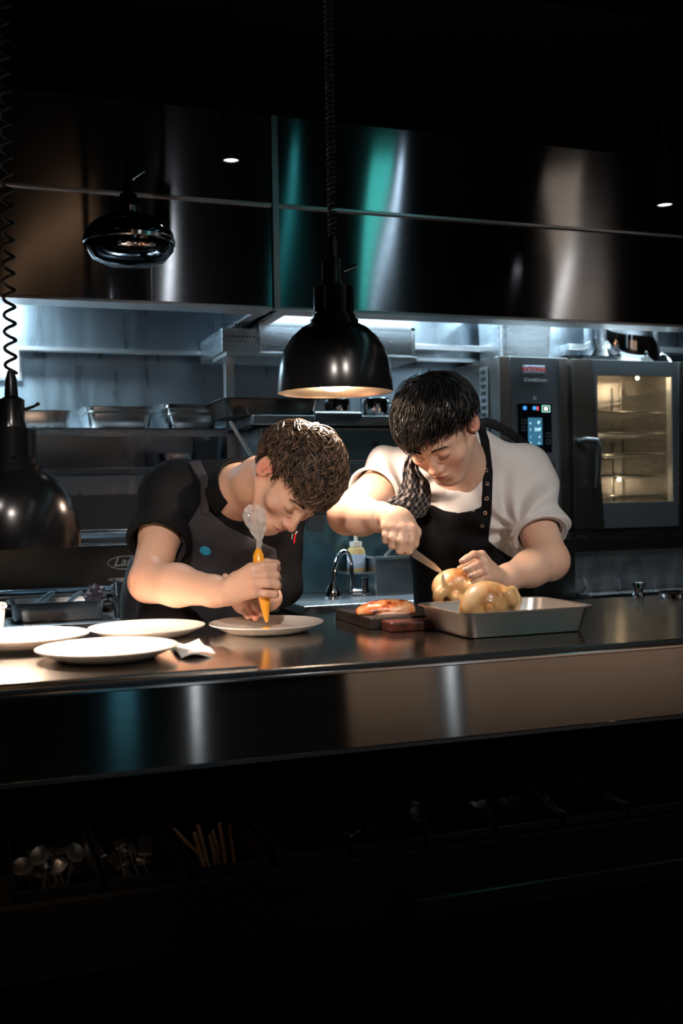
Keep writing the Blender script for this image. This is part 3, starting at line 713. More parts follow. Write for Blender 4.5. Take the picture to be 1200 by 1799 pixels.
# small notices on the backsplash
for (q, lab, mt) in (((540, 570, 905, 932), 'dim grey switch plate on the backsplash under the white sleeve', 'dim'),):
    m = MB(); qbox(m, *q, YK2-.006, .005); o = m.link('switch_plate', M[mt], bevel=.002); tag(o, lab, 'switch plate')
t = thing('sink_tap', 'chrome gooseneck sink tap with a bulbous spray head', 'tap', tuple(atY(620, 1062, YK2-.2)*np.array([1,1,0])+np.array([0,0,zs2])))
YT = YK2-.22
pp = [atY(x, y, YT+dy) for x, y, dy in ((618,1040,.05),(618,1015,.05),(617,990,.05),(612,973,.04),(604,968,.03),(597,973,.02),(591,988,.01),(588,1005,0),(586,1022,0))]
sp_ = []
for i in range(len(pp)-1):
    for k in range(6): sp_.append(pp[i]*(1-k/6)+pp[i+1]*k/6)
sp_.append(pp[-1])
for _ in range(4): sp_ = [sp_[0]] + [(sp_[i-1]+2*sp_[i]+sp_[i+1])/4 for i in range(1, len(sp_)-1)] + [sp_[-1]]
MB().tube(sp_, .0085, 12).link('spout', M['chrome'], t, smooth=True)
e = atY(585, 1058, YT); hh = atY(586, 1022, YT)[2]-e[2]
MB().lathe([(.001,0),(.020,.0),(.026,.010),(.027,.022),(.022,.040),(.014,.058),(.010,hh),(.001,hh)], e, 28).link('spray_head', M['chrome'], t, smooth=True)
b = atY(640, 1040, YT+.06)
MB().lathe([(.018,zs2-b[2]),(.018,.0),(.015,.02),(.015,.05),(.001,.052)], b, 24).link('tap_body', M['chrome'], t, smooth=True)
MB().tube([atY(617,1040,YT+.05), atY(640,1040,YT+.06)], .012, 12).link('cross_pipe', M['chrome'], t, smooth=True)
mus = plain('pale_yellow_plastic', (.55,.40,.16), .4)
b = atY(626, 1003, YK2-.06)
t = thing('pump_bottle', 'pale yellow pump bottle with a white cap on the sink ledge', 'bottle', (b[0], b[1], zl))
MB().lathe([(.001,0),(.030,0),(.032,.006),(.032,.07),(.028,.082),(.018,.088),(.001,.089)], (b[0],b[1],zl), 32).link('bottle', mus, t, smooth=True)
MB().lathe([(.001,.088),(.022,.088),(.022,.106),(.007,.108),(.006,.15),(.001,.15)], (b[0],b[1],zl), 28).link('pump_cap', M['plate'], t, smooth=True)
MB().lathe([(.0328,.014),(.0328,.062)], (b[0],b[1],zl), 32).link('paper_label', plain('blue_white_label', (.35,.45,.60), .6), t, smooth=True)

# ---------------------------------------------------------------- combi oven
YO = 3.89
ox0, ox1 = atY(879, 780, YO)[0], atY(1215, 780, YO)[0]
oz1 = atY(1000, 629, YO)[2]; oz0 = atY(1000, 935, YO)[2]
t = thing('combi_oven', 'large steel combi oven with a control panel and glass door behind the right chef', 'oven', ((ox0+ox1)/2, YO+.25, oz0))
W = ox1-ox0
MB().box(ox0+.004, ox1, YO+.035, YB+.0-.02, oz0, oz1).link('body', M['ovensteel'], t, bevel=.004)
xl = atY(803, 700, YB-.12)[0]
def colx(px): return atY(px, 780, YO)[0]
def zz(py, px=1000): return atY(px, py, YO)[2]
MB().box(ox0-.0, colx(899), YO+.0, YO+.035, oz0, oz1).link('corner_strip', M['ovensteel'], t, bevel=.003)
MB().box(colx(899), colx(984), YO+.004, YO+.035, oz0, oz1).link('control_panel', M['panel'], t, bevel=.003)
MB().box(colx(984), colx(999), YO, YO+.035, oz0, oz1).link('panel_strip', M['ovensteel'], t, bevel=.003)
# side grille strip
MB().box(ox0-.004, ox0+.0, YO+.10, YO+.17, oz0+.1, oz1-.03).link('side_vent', M['edge'], t)
m = MB()
for i in range(14): m.box(ox0-.006, ox0-.003, YO+.115, YO+.155, oz1-.06-i*.03, oz1-.045-i*.03)
m.link('side_vent_slots', M['blackmatt'], t)
# badge
by = zz(649, 940); bx = colx(941); bw2 = .052; bh = .016
MB().box(bx-bw2, bx+bw2, YO+.001, YO+.004, by-bh, by+bh).link('badge_plate', plain('badge_white', (.75,.75,.76), .4), t, bevel=.001)
bl_ = plain('badge_blue', (.05,.12,.35), .4); rd_ = plain('badge_red', (.65,.02,.02), .4); wh_ = plain('panel_print_white', (.75,.77,.78), .5)
m = MB(); e_ = .0025
for (x0,x1,z0,z1) in ((bx-bw2+e_,bx+bw2-e_,by+bh-.004,by+bh-.0025),(bx-bw2+e_,bx+bw2-e_,by-bh+.0025,by-bh+.004),(bx-bw2+e_,bx-bw2+.004,by-bh+.003,by+bh-.003),(bx+bw2-.004,bx+bw2-e_,by-bh+.003,by+bh-.003)): m.box(x0,x1,YO-.0002,YO+.001,z0,z1)
m.link('badge_border', bl_, t)
text('RATIONAL', 'badge_lettering', rd_, t, (bx, YO+.0, by-.008), .0235, bold=.0006)
text('iCombi', 'panel_lettering', wh_, t, (bx-.018, YO+.002, zz(670, 941)), .021, bold=.0005)
text('Classic', 'panel_lettering', wh_, t, (bx+.033, YO+.002, zz(670, 941)), .020)
kz = zz(699, 940)
MB().tube([(bx+.006*cos(a), YO+.002, kz+.006*sin(a)) for a in np.linspace(0,2*pi,20)], .0012, 5, cap=False).link('power_symbol', wh_, t)
# display
dx0, dx1 = colx(911), colx(970); dz1, dz0 = zz(709, 940), zz(794, 940)
disp = MB().box(dx0, dx1, YO-.0, YO+.006, dz0, dz1).link('display', M['screen'], t, bevel=.001)
def dpx(px, py): return (colx(px), zz(py, 941))
scr = emis('screen_blue', (.10,.45,.75), .35); icon = emis('screen_text', (.55,.9,1), 1.6); wi = emis('icon_white', (1,.8,.7), 2.0); gi = emis('icon_frame', (.4,1,.85), 1.2); bi = emis('icon_blue', (.05,.3,.8), 1.4); ri = emis('icon_red', (.8,.08,.08), 1.2)
def dbox(name, px0, px1, py0, py1, mat, dy=.0012):
    (a, z1_), (b, z0_) = dpx(px0, py0), dpx(px1, py1)
    return MB().box(a, b, YO-dy, YO-.0002, z0_, z1_).link(name, mat, disp)
dbox('screen_window', 928, 953, 734, 782, scr, .0006)
def frame(px0, px1, py0, py1, mat, w_=1.2):
    (a, z1_), (b, z0_) = dpx(px0, py0), dpx(px1, py1); q = w_*.0024
    MB().box(a,b,YO-.0014,YO-.0002,z1_-q,z1_).box(a,b,YO-.0014,YO-.0002,z0_,z0_+q).box(a,a+q,YO-.0014,YO-.0002,z0_,z1_).box(b-q,b,YO-.0014,YO-.0002,z0_,z1_).link('key_frame', mat, disp)
frame(953, 967, 712, 724, gi, 1.1); dbox('key_icon', 957, 963, 715, 721, wi)
dbox('key_icon', 920, 926, 714, 720, bi); dbox('key_icon', 937, 943, 714, 720, bi); dbox('key_icon', 944, 947, 714, 721, ri)
gk = plain('key_grey', (.10,.11,.12), .5)
for (x_, y_) in ((917,737),(917,749),(960,760),(960,772)): frame(x_, x_+7, y_, y_+8, gk, .8)
for s_, x_, y_, z_ in (("0'", 947, 745, .018), ("210'", 945, 757, .018), ('c', 948, 769, .016), (':', 932, 769, .015), ('*', 932, 781, .015), ('=', 947, 781, .016), ('x', 932, 745, .012), ('!', 932, 757, .014)):
    text(s_, 'display_digit', icon, disp, (dpx(x_, y_)[0], YO-.002, dpx(x_, y_)[1]), z_, bold=.0003)
# door
d0, d1 = colx(1005), ox1
door = MB().box(d0, d1, YO-.01, YO+.034, oz0+.012, oz1-.004)
gx0, gx1, gz0, gz1 = colx(1049), colx(1180), zz(882, 1110), zz(660, 1110)
# door skin as a frame round the glass
fr = MB()
yf0, yf1 = YO-.012, YO+.034
fr.box(colx(1041), colx(1192), yf0+.004, yf1, gz1, oz1-.004).box(colx(1055), colx(1192), yf0+.004, yf1, oz0+.012, gz0).box(gx1, colx(1192), yf0+.004, yf1, gz0, gz1).box(colx(1041), gx0, yf0+.004, yf1, gz0, gz1)
dr = fr.link('door', M['panel'], t, bevel=.001)
MB().hexa([(d0,yf0,oz0+.012),(colx(1058),yf0,oz0+.012),(colx(1058),yf0+.006,oz0+.012),(d0,yf1,oz0+.012),(d0,yf0,oz1-.004),(colx(1040),yf0,oz1-.004),(colx(1040),yf0+.006,oz1-.004),(d0,yf1,oz1-.004)]).link('door_edge', M['ovensteel'], dr, bevel=.001)
MB().hexa([(colx(1187),yf0,oz0+.012),(d1,yf0,oz0+.012),(d1,yf1,oz0+.012),(colx(1187),yf0+.006,oz0+.012),(colx(1192),yf0,oz1-.004),(d1,yf0,oz1-.004),(d1,yf1,oz1-.004),(colx(1192),yf0+.006,oz1-.004)]).link('door_edge', M['ovensteel'], dr, bevel=.001)
gm, N, L, bb = newmat('oven_glass'); bb.inputs['Transmission Weight'].default_value = 1; bb.inputs['Roughness'].default_value = .01; bb.inputs['Base Color'].default_value = (.75,.72,.62,1); bb.inputs['IOR'].default_value = 1.2
MB().box(gx0-.002, gx1+.002, yf0+.008, yf0+.012, gz0-.002, gz1+.002).link('door_pane', gm, dr)
ha = [(colx(1012), YO-.015, zz(776,1030)), (colx(1018), YO-.055, zz(774,1030)), (colx(1033), YO-.065, zz(776,1030)), (colx(1037), YO-.065, zz(790,1030)), (colx(1035), YO-.065, zz(830,1030)), (colx(1033), YO-.06, zz(857,1030))]
MB().tube(ha, [.012,.013,.015,.015,.012,.009], 14, flat=.8).link('door_handle', M['rubber'], dr, smooth=True)
# cavity: cut out of the body by building it as its own recessed box in front of the body
t.children  # body stays behind the cavity
bo = [o for o in t.children if o.name.startswith('body')][0]
bpy.data.objects.remove(bo)
m = MB()
m.box(ox0+.004, colx(1005), YO+.035, YB-.02, oz0, oz1)
m.box(colx(1005), ox1, YO+.036, YB-.02, gz1+.03, oz1).box(colx(1005), ox1, YO+.036, YB-.02, oz0, gz0-.03).box(colx(1200), ox1, YO+.036, YB-.02, gz0-.03, gz1+.03).box(colx(1005), colx(1200), YB-.06, YB-.02, gz0-.03, gz1+.03).box(colx(1005), colx(1040), YO+.036, YB-.06, gz0-.03, gz1+.03)
m.link('body', M['ovensteel'], t)
rk = MB()
for k in range(6):
    z_ = gz0+.02+k*(gz1-gz0-.04)/5.5
    for xx_ in (colx(1042)+.01, colx(1200)-.03):
        rk.tube([(xx_, YO+.05, z_), (xx_, YB-.09, z_)], .004, 6).tube([(xx_+.012, YO+.05, z_+.012), (xx_+.012, YB-.09, z_+.012)], .003, 6)
for yy in (YO+.06, YB-.1):
    for xx_ in (colx(1042)+.01, colx(1200)-.03): rk.box(xx_-.004, xx_+.004, yy-.004, yy+.004, gz0, gz1)
rk.link('rack', M['bright'], t, smooth=True)
for k in range(5):
    z_ = gz0+.026+k*(gz1-gz0-.04)/5.5
    a_, b_ = colx(1042)+.014, colx(1200)-.034; y0_, y1_ = YO+.08, YB-.10
    k_ = MB().tube([(a_,y0_,z_),(b_,y0_,z_),(b_,y1_,z_),(a_,y1_,z_),(a_,y0_,z_)], .004, 6)
    for i in range(11): k_.tube([(a_+(b_-a_)*(i+1)/12, y0_, z_), (a_+(b_-a_)*(i+1)/12, y1_, z_)], .0018, 5)
    k_.link('wire_shelf', M['bright'], t, smooth=True)
MB().box(colx(1045), colx(1195), YB-.066, YB-.061, gz0-.02, gz1+.02).box(colx(1041), colx(1041)+.003, YO+.06, YB-.066, gz0-.02, gz1+.02).link('cavity_lining', M['bright'], t)
point((colx(1110), YO+.10, gz0+.10), 5, (1.0,.80,.55), .008)  # added light to brighten the lower racks, no bulb there
point(((colx(1150)), YO+.12, gz1+.005), 9, (1.0,.80,.55), .008)
MB().lathe([(.001,.0),(.02,.002),(.02,.01),(.001,.012)], (colx(1150), YO+.12, gz1+.014), 20).link('oven_lamp', emis('oven_lamp_glow', (1,.75,.45), 6), t)
# stand
tt = thing('oven_stand', 'steel stand with a quilted looking panel beneath the combi oven', 'oven stand', ((ox0+ox1)/2, YO+.25, 0))
quilt = steel('dented_steel', (.45,.45,.45), .40, 0, (8,8,8), .1, .02, (9,1,5), .1)
MB().box(ox0-.05, ox1+.3, YO+.03, YB-.02, oz0-.025, oz0-.001).link('top_frame', M['steel'], tt, bevel=.002)
MB().box(colx(1012), ox1+.3, YO+.02, YO+.03, oz0-.09, oz0-.027).link('apron_rail', M['ovensteel'], tt, bevel=.002)
MB().box(colx(1012), ox1+.3, YO+.035, YO+.05, .45, oz0-.09).link('quilted_panel', quilt, tt)
MB().box(ox0-.05, colx(1010), YO+.01, YO+.05, .0, oz0-.026).link('leg', M['ovensteel'], tt, bevel=.002)
MB().box(ox1+.26, ox1+.3, YO+.05, YO+.09, .0, oz0-.026).link('leg', M['ovensteel'], tt, bevel=.002)
for px in (1026, 1085, 1146): 
    a = atY(px, 1030, YO); MB().tube([a+np.array([0,.02,-.03]), a+np.array([0,-.02,-.0]), a+np.array([0,.0,.04]), a+np.array([.015,.01,.05])], .004, 6).link('hook', M['dim'], tt, smooth=True)
zsb = atY(1100, 1042, YO-.1)[2]
MB().box(colx(1012), ox1+.3, YO-.10, YO+.03, zsb-.02, zsb).link('lower_shelf', M['steel'], tt, bevel=.002)
# items on the oven
ztp = oz1
YQ = YO+.14
t4 = thing('tall_container', 'square edged tall steel container on the left end of the oven top', 'container', (atY(925,600,YQ)[0], YQ+.12, ztp))
xa, xb = atY(880, 600, YQ)[0], atY(974, 600, YQ)[0]
MB().rrect([((xa+xb)/2, YQ+.12, (xb-xa)/2*.93, .11, .03, ztp), ((xa+xb)/2, YQ+.12, (xb-xa)/2, .12, .03, ztp+.22), ((xa+xb)/2, YQ+.12, (xb-xa)/2+.006, .126, .03, ztp+.222), ((xa+xb)/2, YQ+.12, (xb-xa)/2+.006, .126, .03, ztp+.228)]).link('vessel', M['steel'], t4, smooth=True, angle=30)
t4 = thing('stock_pot', 'tall polished round stock pot on top of the oven', 'pot', (atY(1102,600,YQ)[0], YQ+.14, ztp))
pc = atY(1102, 600, YQ+.1); rp = (atY(1158,600,YQ+.1)[0]-atY(1046,600,YQ+.1)[0])/2
MB().lathe([(.001,0),(rp-.004,0),(rp,.006),(rp,.245),(rp+.005,.25),(rp-.002,.248),(rp-.002,.008),(.001,.006)], (pc[0], YQ+.15, ztp), 56).link('pot', M['chrome'], t4, smooth=True)
for s_ in (-1, 1): MB().tube([(pc[0]+s_*rp, YQ+.12, ztp+.2),(pc[0]+s_*(rp+.03), YQ+.12, ztp+.2),(pc[0]+s_*(rp+.03), YQ+.18, ztp+.2),(pc[0]+s_*rp, YQ+.18, ztp+.2)], .004, 6).link('handle', M['chrome'], t4, smooth=True)
xa, xb = atY(1000, 625, YO+.03)[0], atY(1094, 625, YO+.03)[0]
o = gn_pan((xa+xb)/2, YO+.085, ztp, (xb-xa)/2, .045, .020, rim=.006, rad=.015).link('baking_tray', M['black'], smooth=True, angle=30); tag(o, 'shallow black baking tray lying on the oven top in front of the pot', 'tray')
a = atY(1178, 630, YO+.05); a[2] = ztp+.004
o = MB().tube([a, a+np.array([.0,.02,.02]), a+np.array([-.005,.02,.035]), a+np.array([-.03,.02,.04]), a+np.array([-.04,.02,.03])], .004, 8).link('steel_hook', M['bright'], smooth=True); tag(o, 'bent steel hook standing on the oven top at the right of the pot', 'hook')
# lit wall ledges above the oven and a duct
for (px0, px1, py0, py1, lab) in ((700, 880, 606, 616, 'long bright steel wall ledge left of the oven top'), (1000, 1240, 608, 618, 'long bright steel wall ledge behind the pot on the oven')):
    m = MB(); qbox(m, px0, px1, py0, py1, YB-.18, .17); o = m.link('wall_ledge', M['edge'], bevel=.002); tag(o, lab, 'ledge')
# ---------------------------------------------------------------- distance field sculpting
def smin(a, b, k):
    h = np.clip(.5+.5*(b-a)/k, 0, 1); return b+(a-b)*h-k*h*(1-h)
def smax(a, b, k): return -smin(-a, -b, k)
class Field:
    def __init__(s, lo, hi, h):
        s.lo = np.array(lo, float); s.h = h
        s.n = np.ceil((np.array(hi)-s.lo)/h).astype(int)+1
        s.ax = [(s.lo[i]+h*np.arange(s.n[i])).astype(np.float32) for i in range(3)]
        s.F = np.full(tuple(s.n), .5, np.float32)
    def sl(s, lo, hi):
        a = np.maximum(0, np.floor((np.array(lo)-s.lo)/s.h).astype(int)); b = np.minimum(s.n, np.ceil((np.array(hi)-s.lo)/s.h).astype(int)+1)
        return tuple(slice(int(i), int(max(i, j))) for i, j in zip(a, b))
    def pts(s, q): return s.ax[0][q[0]][:,None,None], s.ax[1][q[1]][None,:,None], s.ax[2][q[2]][None,None,:]
    def apply(s, fn, lo, hi, k=.01, op='add'):
        m = max(k, 2*s.h)*1.2
        q = s.sl(np.array(lo)-m, np.array(hi)+m)
        if any(t.stop <= t.start for t in q): return s
        v = fn(*s.pts(q)).astype(np.float32)
        if op == 'add': s.F[q] = smin(s.F[q], v, k)
        else: s.F[q] = smax(s.F[q], -v, k)
        return s
    def cone(s, a, b, ra, rb, k=.01, op='add'):
        a = np.array(a, float); b = np.array(b, float); r = max(ra, rb)
        return s.apply(f_cone(a, b, ra, rb), np.minimum(a, b)-r, np.maximum(a, b)+r, k, op)
    def chain(s, pts, rs, k=.01, op='add'):
        for i in range(len(pts)-1): s.cone(pts[i], pts[i+1], rs[i], rs[i+1], k, op)
        return s
    def ell(s, c, R, rad, k=.01, op='add'):
        c = np.array(c, float); r = max(rad)
        return s.apply(f_ell(c, R, rad), c-r, c+r, k, op)
def f_cone(a, b, ra, rb):
    ab = b-a; L2 = float(ab@ab)+1e-12
    def f(x, y, z):
        dx, dy, dz = x-a[0], y-a[1], z-a[2]
        t = np.clip((dx*ab[0]+dy*ab[1]+dz*ab[2])/L2, 0, 1)
        return np.sqrt((dx-t*ab[0])**2+(dy-t*ab[1])**2+(dz-t*ab[2])**2)-(ra+(rb-ra)*t)
    return f
def f_ell(c, R, rad):   # R rows = local axes
    def f(x, y, z):
        dx, dy, dz = x-c[0], y-c[1], z-c[2]
        if R is None: u, v, w = dx, dy, dz
        else:
            u = R[0][0]*dx+R[0][1]*dy+R[0][2]*dz; v = R[1][0]*dx+R[1][1]*dy+R[1][2]*dz; w = R[2][0]*dx+R[2][1]*dy+R[2][2]*dz
        k0 = np.sqrt((u/rad[0])**2+(v/rad[1])**2+(w/rad[2])**2)
        k1 = np.sqrt((u/rad[0]**2)**2+(v/rad[1]**2)**2+(w/rad[2]**2)**2)+1e-6
        return k0*(k0-1)/k1
    return f
def f_torso(A, B, W, ra, rb):   # elliptical section along A-B; W = sideways axis
    A, B = np.array(A, float), np.array(B, float); ax = B-A; L = np.linalg.norm(ax); ax = ax/L
    W = np.array(W, float); W = W-ax*(W@ax); W /= np.linalg.norm(W); D = np.cross(ax, W)
    def f(x, y, z):
        dx, dy, dz = x-A[0], y-A[1], z-A[2]
        s_ = dx*ax[0]+dy*ax[1]+dz*ax[2]; t = np.clip(s_/L, 0, 1); e = s_-t*L
        u = dx*W[0]+dy*W[1]+dz*W[2]; v = dx*D[0]+dy*D[1]+dz*D[2]
        a = ra[0]+(rb[0]-ra[0])*t; b = ra[1]+(rb[1]-ra[1])*t; c = np.minimum(a, b)*.8
        k0 = np.sqrt((u/a)**2+(v/b)**2+(e/c)**2); k1 = np.sqrt((u/a**2)**2+(v/b**2)**2+(e/c**2)**2)+1e-6
        return k0*(k0-1)/k1
    return f
def surface_nets(F, lo, h):
    S = F < 0
    nx, ny, nz = F.shape
    allc = np.zeros((nx-1, ny-1, nz-1), np.uint8)
    for i in (0,1):
        for j in (0,1):
            for k in (0,1): allc += S[i:nx-1+i, j:ny-1+j, k:nz-1+k]
    act = (allc > 0) & (allc < 8)
    I = np.argwhere(act)
    idx = np.full(act.shape, -1, np.int32); idx[act] = np.arange(len(I))
    acc = np.zeros((len(I), 3)); cnt = np.zeros(len(I))
    offs = [(0,0,0),(1,0,0),(0,1,0),(1,1,0),(0,0,1),(1,0,1),(0,1,1),(1,1,1)]
    vals = {o: F[I[:,0]+o[0], I[:,1]+o[1], I[:,2]+o[2]].astype(float) for o in offs}
    for a in offs:
        for d in range(3):
            if a[d] == 0:
                b = list(a); b[d] = 1; b = tuple(b)
                va, vb = vals[a], vals[b]; m = (va < 0) != (vb < 0)
                t = np.where(m, va/np.where(m, va-vb, 1), 0)
                p = np.tile(np.array(a, float), (len(I), 1)); p[:, d] = t
                acc[m] += p[m]; cnt[m] += 1
    verts = (I+acc/cnt[:,None])*h+lo
    faces = []
    for d in range(3):
        e1, e2 = [(1,2),(2,0),(0,1)][d]
        sl0 = [slice(None)]*3; sl1 = [slice(None)]*3; sl0[d] = slice(0,-1); sl1[d] = slice(1,None)
        A, B = S[tuple(sl0)], S[tuple(sl1)]
        E = np.argwhere(A != B)
        ok = (E[:,e1] > 0) & (E[:,e2] > 0) & (E[:,e1] < F.shape[e1]-1) & (E[:,e2] < F.shape[e2]-1)
        E = E[ok]
        def cell(o1, o2):
            q = E.copy(); q[:,e1] -= o1; q[:,e2] -= o2; return idx[q[:,0], q[:,1], q[:,2]]
        quad = np.stack([cell(1,1), cell(0,1), cell(0,0), cell(1,0)], 1)
        flip = ~A[E[:,0], E[:,1], E[:,2]]
        quad[flip] = quad[flip][:, ::-1]
        faces.append(quad)
    f = np.concatenate(faces)
    f = f[(f >= 0).all(1)]
    return verts, f
def field_mesh(fld, name, mat, parent=None, origin=None, relax=1, F=None, tint=None):
    v, f = surface_nets(fld.F if F is None else F, fld.lo, fld.h)
    for _ in range(relax):
        acc = np.zeros_like(v); c = np.zeros(len(v))
        for i in range(4):
            a, b = f[:, i], f[:, (i+1) % 4]
            np.add.at(acc, a, v[b]); np.add.at(c, a, 1); np.add.at(acc, b, v[a]); np.add.at(c, b, 1)
        v = v*.5+.5*acc/np.maximum(c, 1)[:, None]
    base = WL[parent.name] if parent is not None else np.array(origin, float)
    me = bpy.data.meshes.new(name)
    me.vertices.add(len(v)); me.vertices.foreach_set('co', (v-base).astype(np.float32).ravel())
    me.loops.add(len(f)*4); me.loops.foreach_set('vertex_index', f.astype(np.int32).ravel())
    me.polygons.add(len(f)); me.polygons.foreach_set('loop_start', np.arange(0, len(f)*4, 4, dtype=np.int32)); me.polygons.foreach_set('loop_total', np.full(len(f), 4, np.int32))
    me.update(calc_edges=True); me.validate()
    me.polygons.foreach_set('use_smooth', np.ones(len(me.polygons), bool))
    if tint is not None:
        ca = me.color_attributes.new('tint', 'FLOAT_COLOR', 'POINT'); c = np.ones((len(v), 4), np.float32); c[:, :3] = tint(v)
        ca.data.foreach_set('color', c.ravel())
    me.materials.append(mat)
    o = bpy.data.objects.new(name, me); COL.objects.link(o)
    if parent is not None: o.parent = parent
    else: o.location = tuple(base)
    WL[o.name] = base
    return o
def sdpoly(px, py, poly):
    """signed distance (px) to a polygon, vectorised"""
    d = np.full(np.broadcast(px, py).shape, 1e9, np.float32); s = np.ones(d.shape, np.float32)
    n = len(poly)
    for i in range(n):
        ax, ay = poly[i]; bx, by = poly[i-1]
        ex, ey = bx-ax, by-ay; wx, wy = px-ax, py-ay
        t = np.clip((wx*ex+wy*ey)/(ex*ex+ey*ey), 0, 1)
        d = np.minimum(d, (wx-ex*t)**2+(wy-ey*t)**2)
        c1 = py >= ay; c2 = py < by; c3 = ex*wy > ey*wx
        fl = (c1 & c2 & c3) | (~c1 & ~c2 & ~c3); s = np.where(fl, -s, s)
    return s*np.sqrt(d)
def proj(x, y, z):
    dx, dy, dz = x-CAM[0], y-CAM[1], z-CAM[2]
    d = -(dx*ZC[0]+dy*ZC[1]+dz*ZC[2])
    return CX+FPX*(dx*XC[0]+dy*XC[1]+dz*XC[2])/d, CY-FPX*(dx*YC[0]+dy*YC[1]+dz*YC[2])/d, d
def hit(fld, px, py, d0, d1, F=None):
    F = fld.F if F is None else F
    for d in np.arange(d0, d1, .002):
        p = P(px, py, d); i = np.round((p-fld.lo)/fld.h).astype(int)
        if (i >= 0).all() and (i < fld.n).all() and F[tuple(i)] < 0: return d
    return (d0+d1)/2

# ---------------------------------------------------------------- the human head, in its own frame (x = own right, y = face, z = crown)
class Frame:
    def __init__(s, o, x, y, z, k=1.0): s.o = np.array(o, float); s.R = np.array([x, y, z]); s.k = k
    def w(s, x, y, z): return s.o+s.k*(s.R[0]*x+s.R[1]*y+s.R[2]*z)
    def l(s, p): return ((np.asarray(p)-s.o)@s.R.T)/s.k
def head(fld, fr, wide=1.0, nose=1.0):
    k = fr.k
    def C(a, b, ra, rb, kk, op='add'): fld.cone(fr.w(*a), fr.w(*b), ra*k, rb*k, kk*k, op)
    def E(c, r, kk, op='add', R=None): fld.ell(fr.w(*c), fr.R if R is None else R@fr.R, [q*k for q in r], kk*k, op)
    E((0,-.012,.040), (.074*wide,.092,.078), .03)
    E((0,.040,.000), (.060*wide,.048,.070), .03)
    E((0,.050,-.050), (.047*wide,.040,.048), .025)
    for s in (-1, 1):
        C((s*.056*wide,-.002,-.035), (s*.020,.072,-.092), .016, .016, .025)
        E((s*.044*wide,.058,-.022), (.022,.022,.018), .015)
        C((s*.012,.084,.027), (s*.042,.073,.027), .009, .009, .012)
        E((s*.032,.094,.006), (.017,.014,.0105), .008, 'sub')
        E((s*.032,.0745,.006), (.0155,.0155,.0125), .0025)
        # closed lid crease
        C((s*.020,.0885,.0005), (s*.032,.0905,-.0025), .0012, .0012, .001, 'sub'); C((s*.032,.0905,-.0025), (s*.044,.0845,.0005), .0012, .0012, .001, 'sub')
    E((0,.078,-.096), (.017,.013,.014), .015)
    C((0,.084,.020), (0,.108*nose,-.024), .0065, .0095, .012)
    E((0,.109*nose,-.028), (.0105,.011,.009), .008)
    for s in (-1, 1):
        E((s*.0125,.0985,-.031), (.0075,.010,.0075), .006)
        E((s*.0065,.105,-.0385), (.0035,.005,.003), .002, 'sub')
    E((0,.084,-.060), (.026,.014,.020), .012)
    E((0,.094,-.0545), (.0215,.0078,.0050), .004)
    E((0,.0925,-.0645), (.0185,.0080,.0058), .004)
    C((-.022,.090,-.0592), (0,.1015,-.0590), .0010, .0012, .002, 'sub'); C((.022,.090,-.0592), (0,.1015,-.0590), .0010, .0012, .002, 'sub')
    # ears
    for s in (-1, 1):
        q = radians(18)*s
        Re = np.array([[cos(q), sin(q), 0], [-sin(q), cos(q), 0], [0, 0, 1.]])
        E((s*.079*wide,-.009,.004), (.010,.020,.032), .006, 'add', Re)
        E((s*.089*wide,-.005,.005), (.007,.0125,.021), .003, 'sub', Re)
        E((s*.0785*wide,.002,-.004), (.006,.006,.008), .003, 'sub', Re)
        C((s*.080*wide,-.010,.012), (s*.078*wide,-.002,.016), .003, .002, .003)
def head_tint(fr, extra=[]):
    def f(v):
        p = fr.l(v); t = np.zeros((len(v), 3), np.float32)
        u = (p-np.array([0,.096,-.0595]))/np.array([.0225,.014,.0098])
        t[:, 0] = np.clip(1.6-1.6*np.sqrt((u**2).sum(1)), 0, 1)
        def blob(c, r, s):
            d = np.sqrt((((p-np.array(c))/np.array(r))**2).sum(1)); return s*np.clip(1.3-d, 0, 1)
        g = blob((0,.105,-.028), (.02,.02,.02), .8)
        for s in (-1, 1): g = np.maximum(g, np.maximum(blob((s*.08,-.005,0), (.02,.025,.035), .9), blob((s*.045,.07,-.03), (.025,.03,.02), .5)))
        for c, r, s in extra: 
            d = np.sqrt(((v-np.array(c))**2).sum(1))/r; g = np.maximum(g, s*np.clip(1.4-d, 0, 1))
        t[:, 1] = np.clip(g, 0, 1)
        b = np.zeros(len(v))
        for s in (-1, 1): b = np.maximum(b, blob((s*.032,.088,-.002), (.02,.012,.004), .7))
        t[:, 2] = np.clip(b, 0, 1)
        return t
    return f
SK = (.0775,.0955,.0815)   # scalp radii
SCN = np.array([0,-.012,.040])
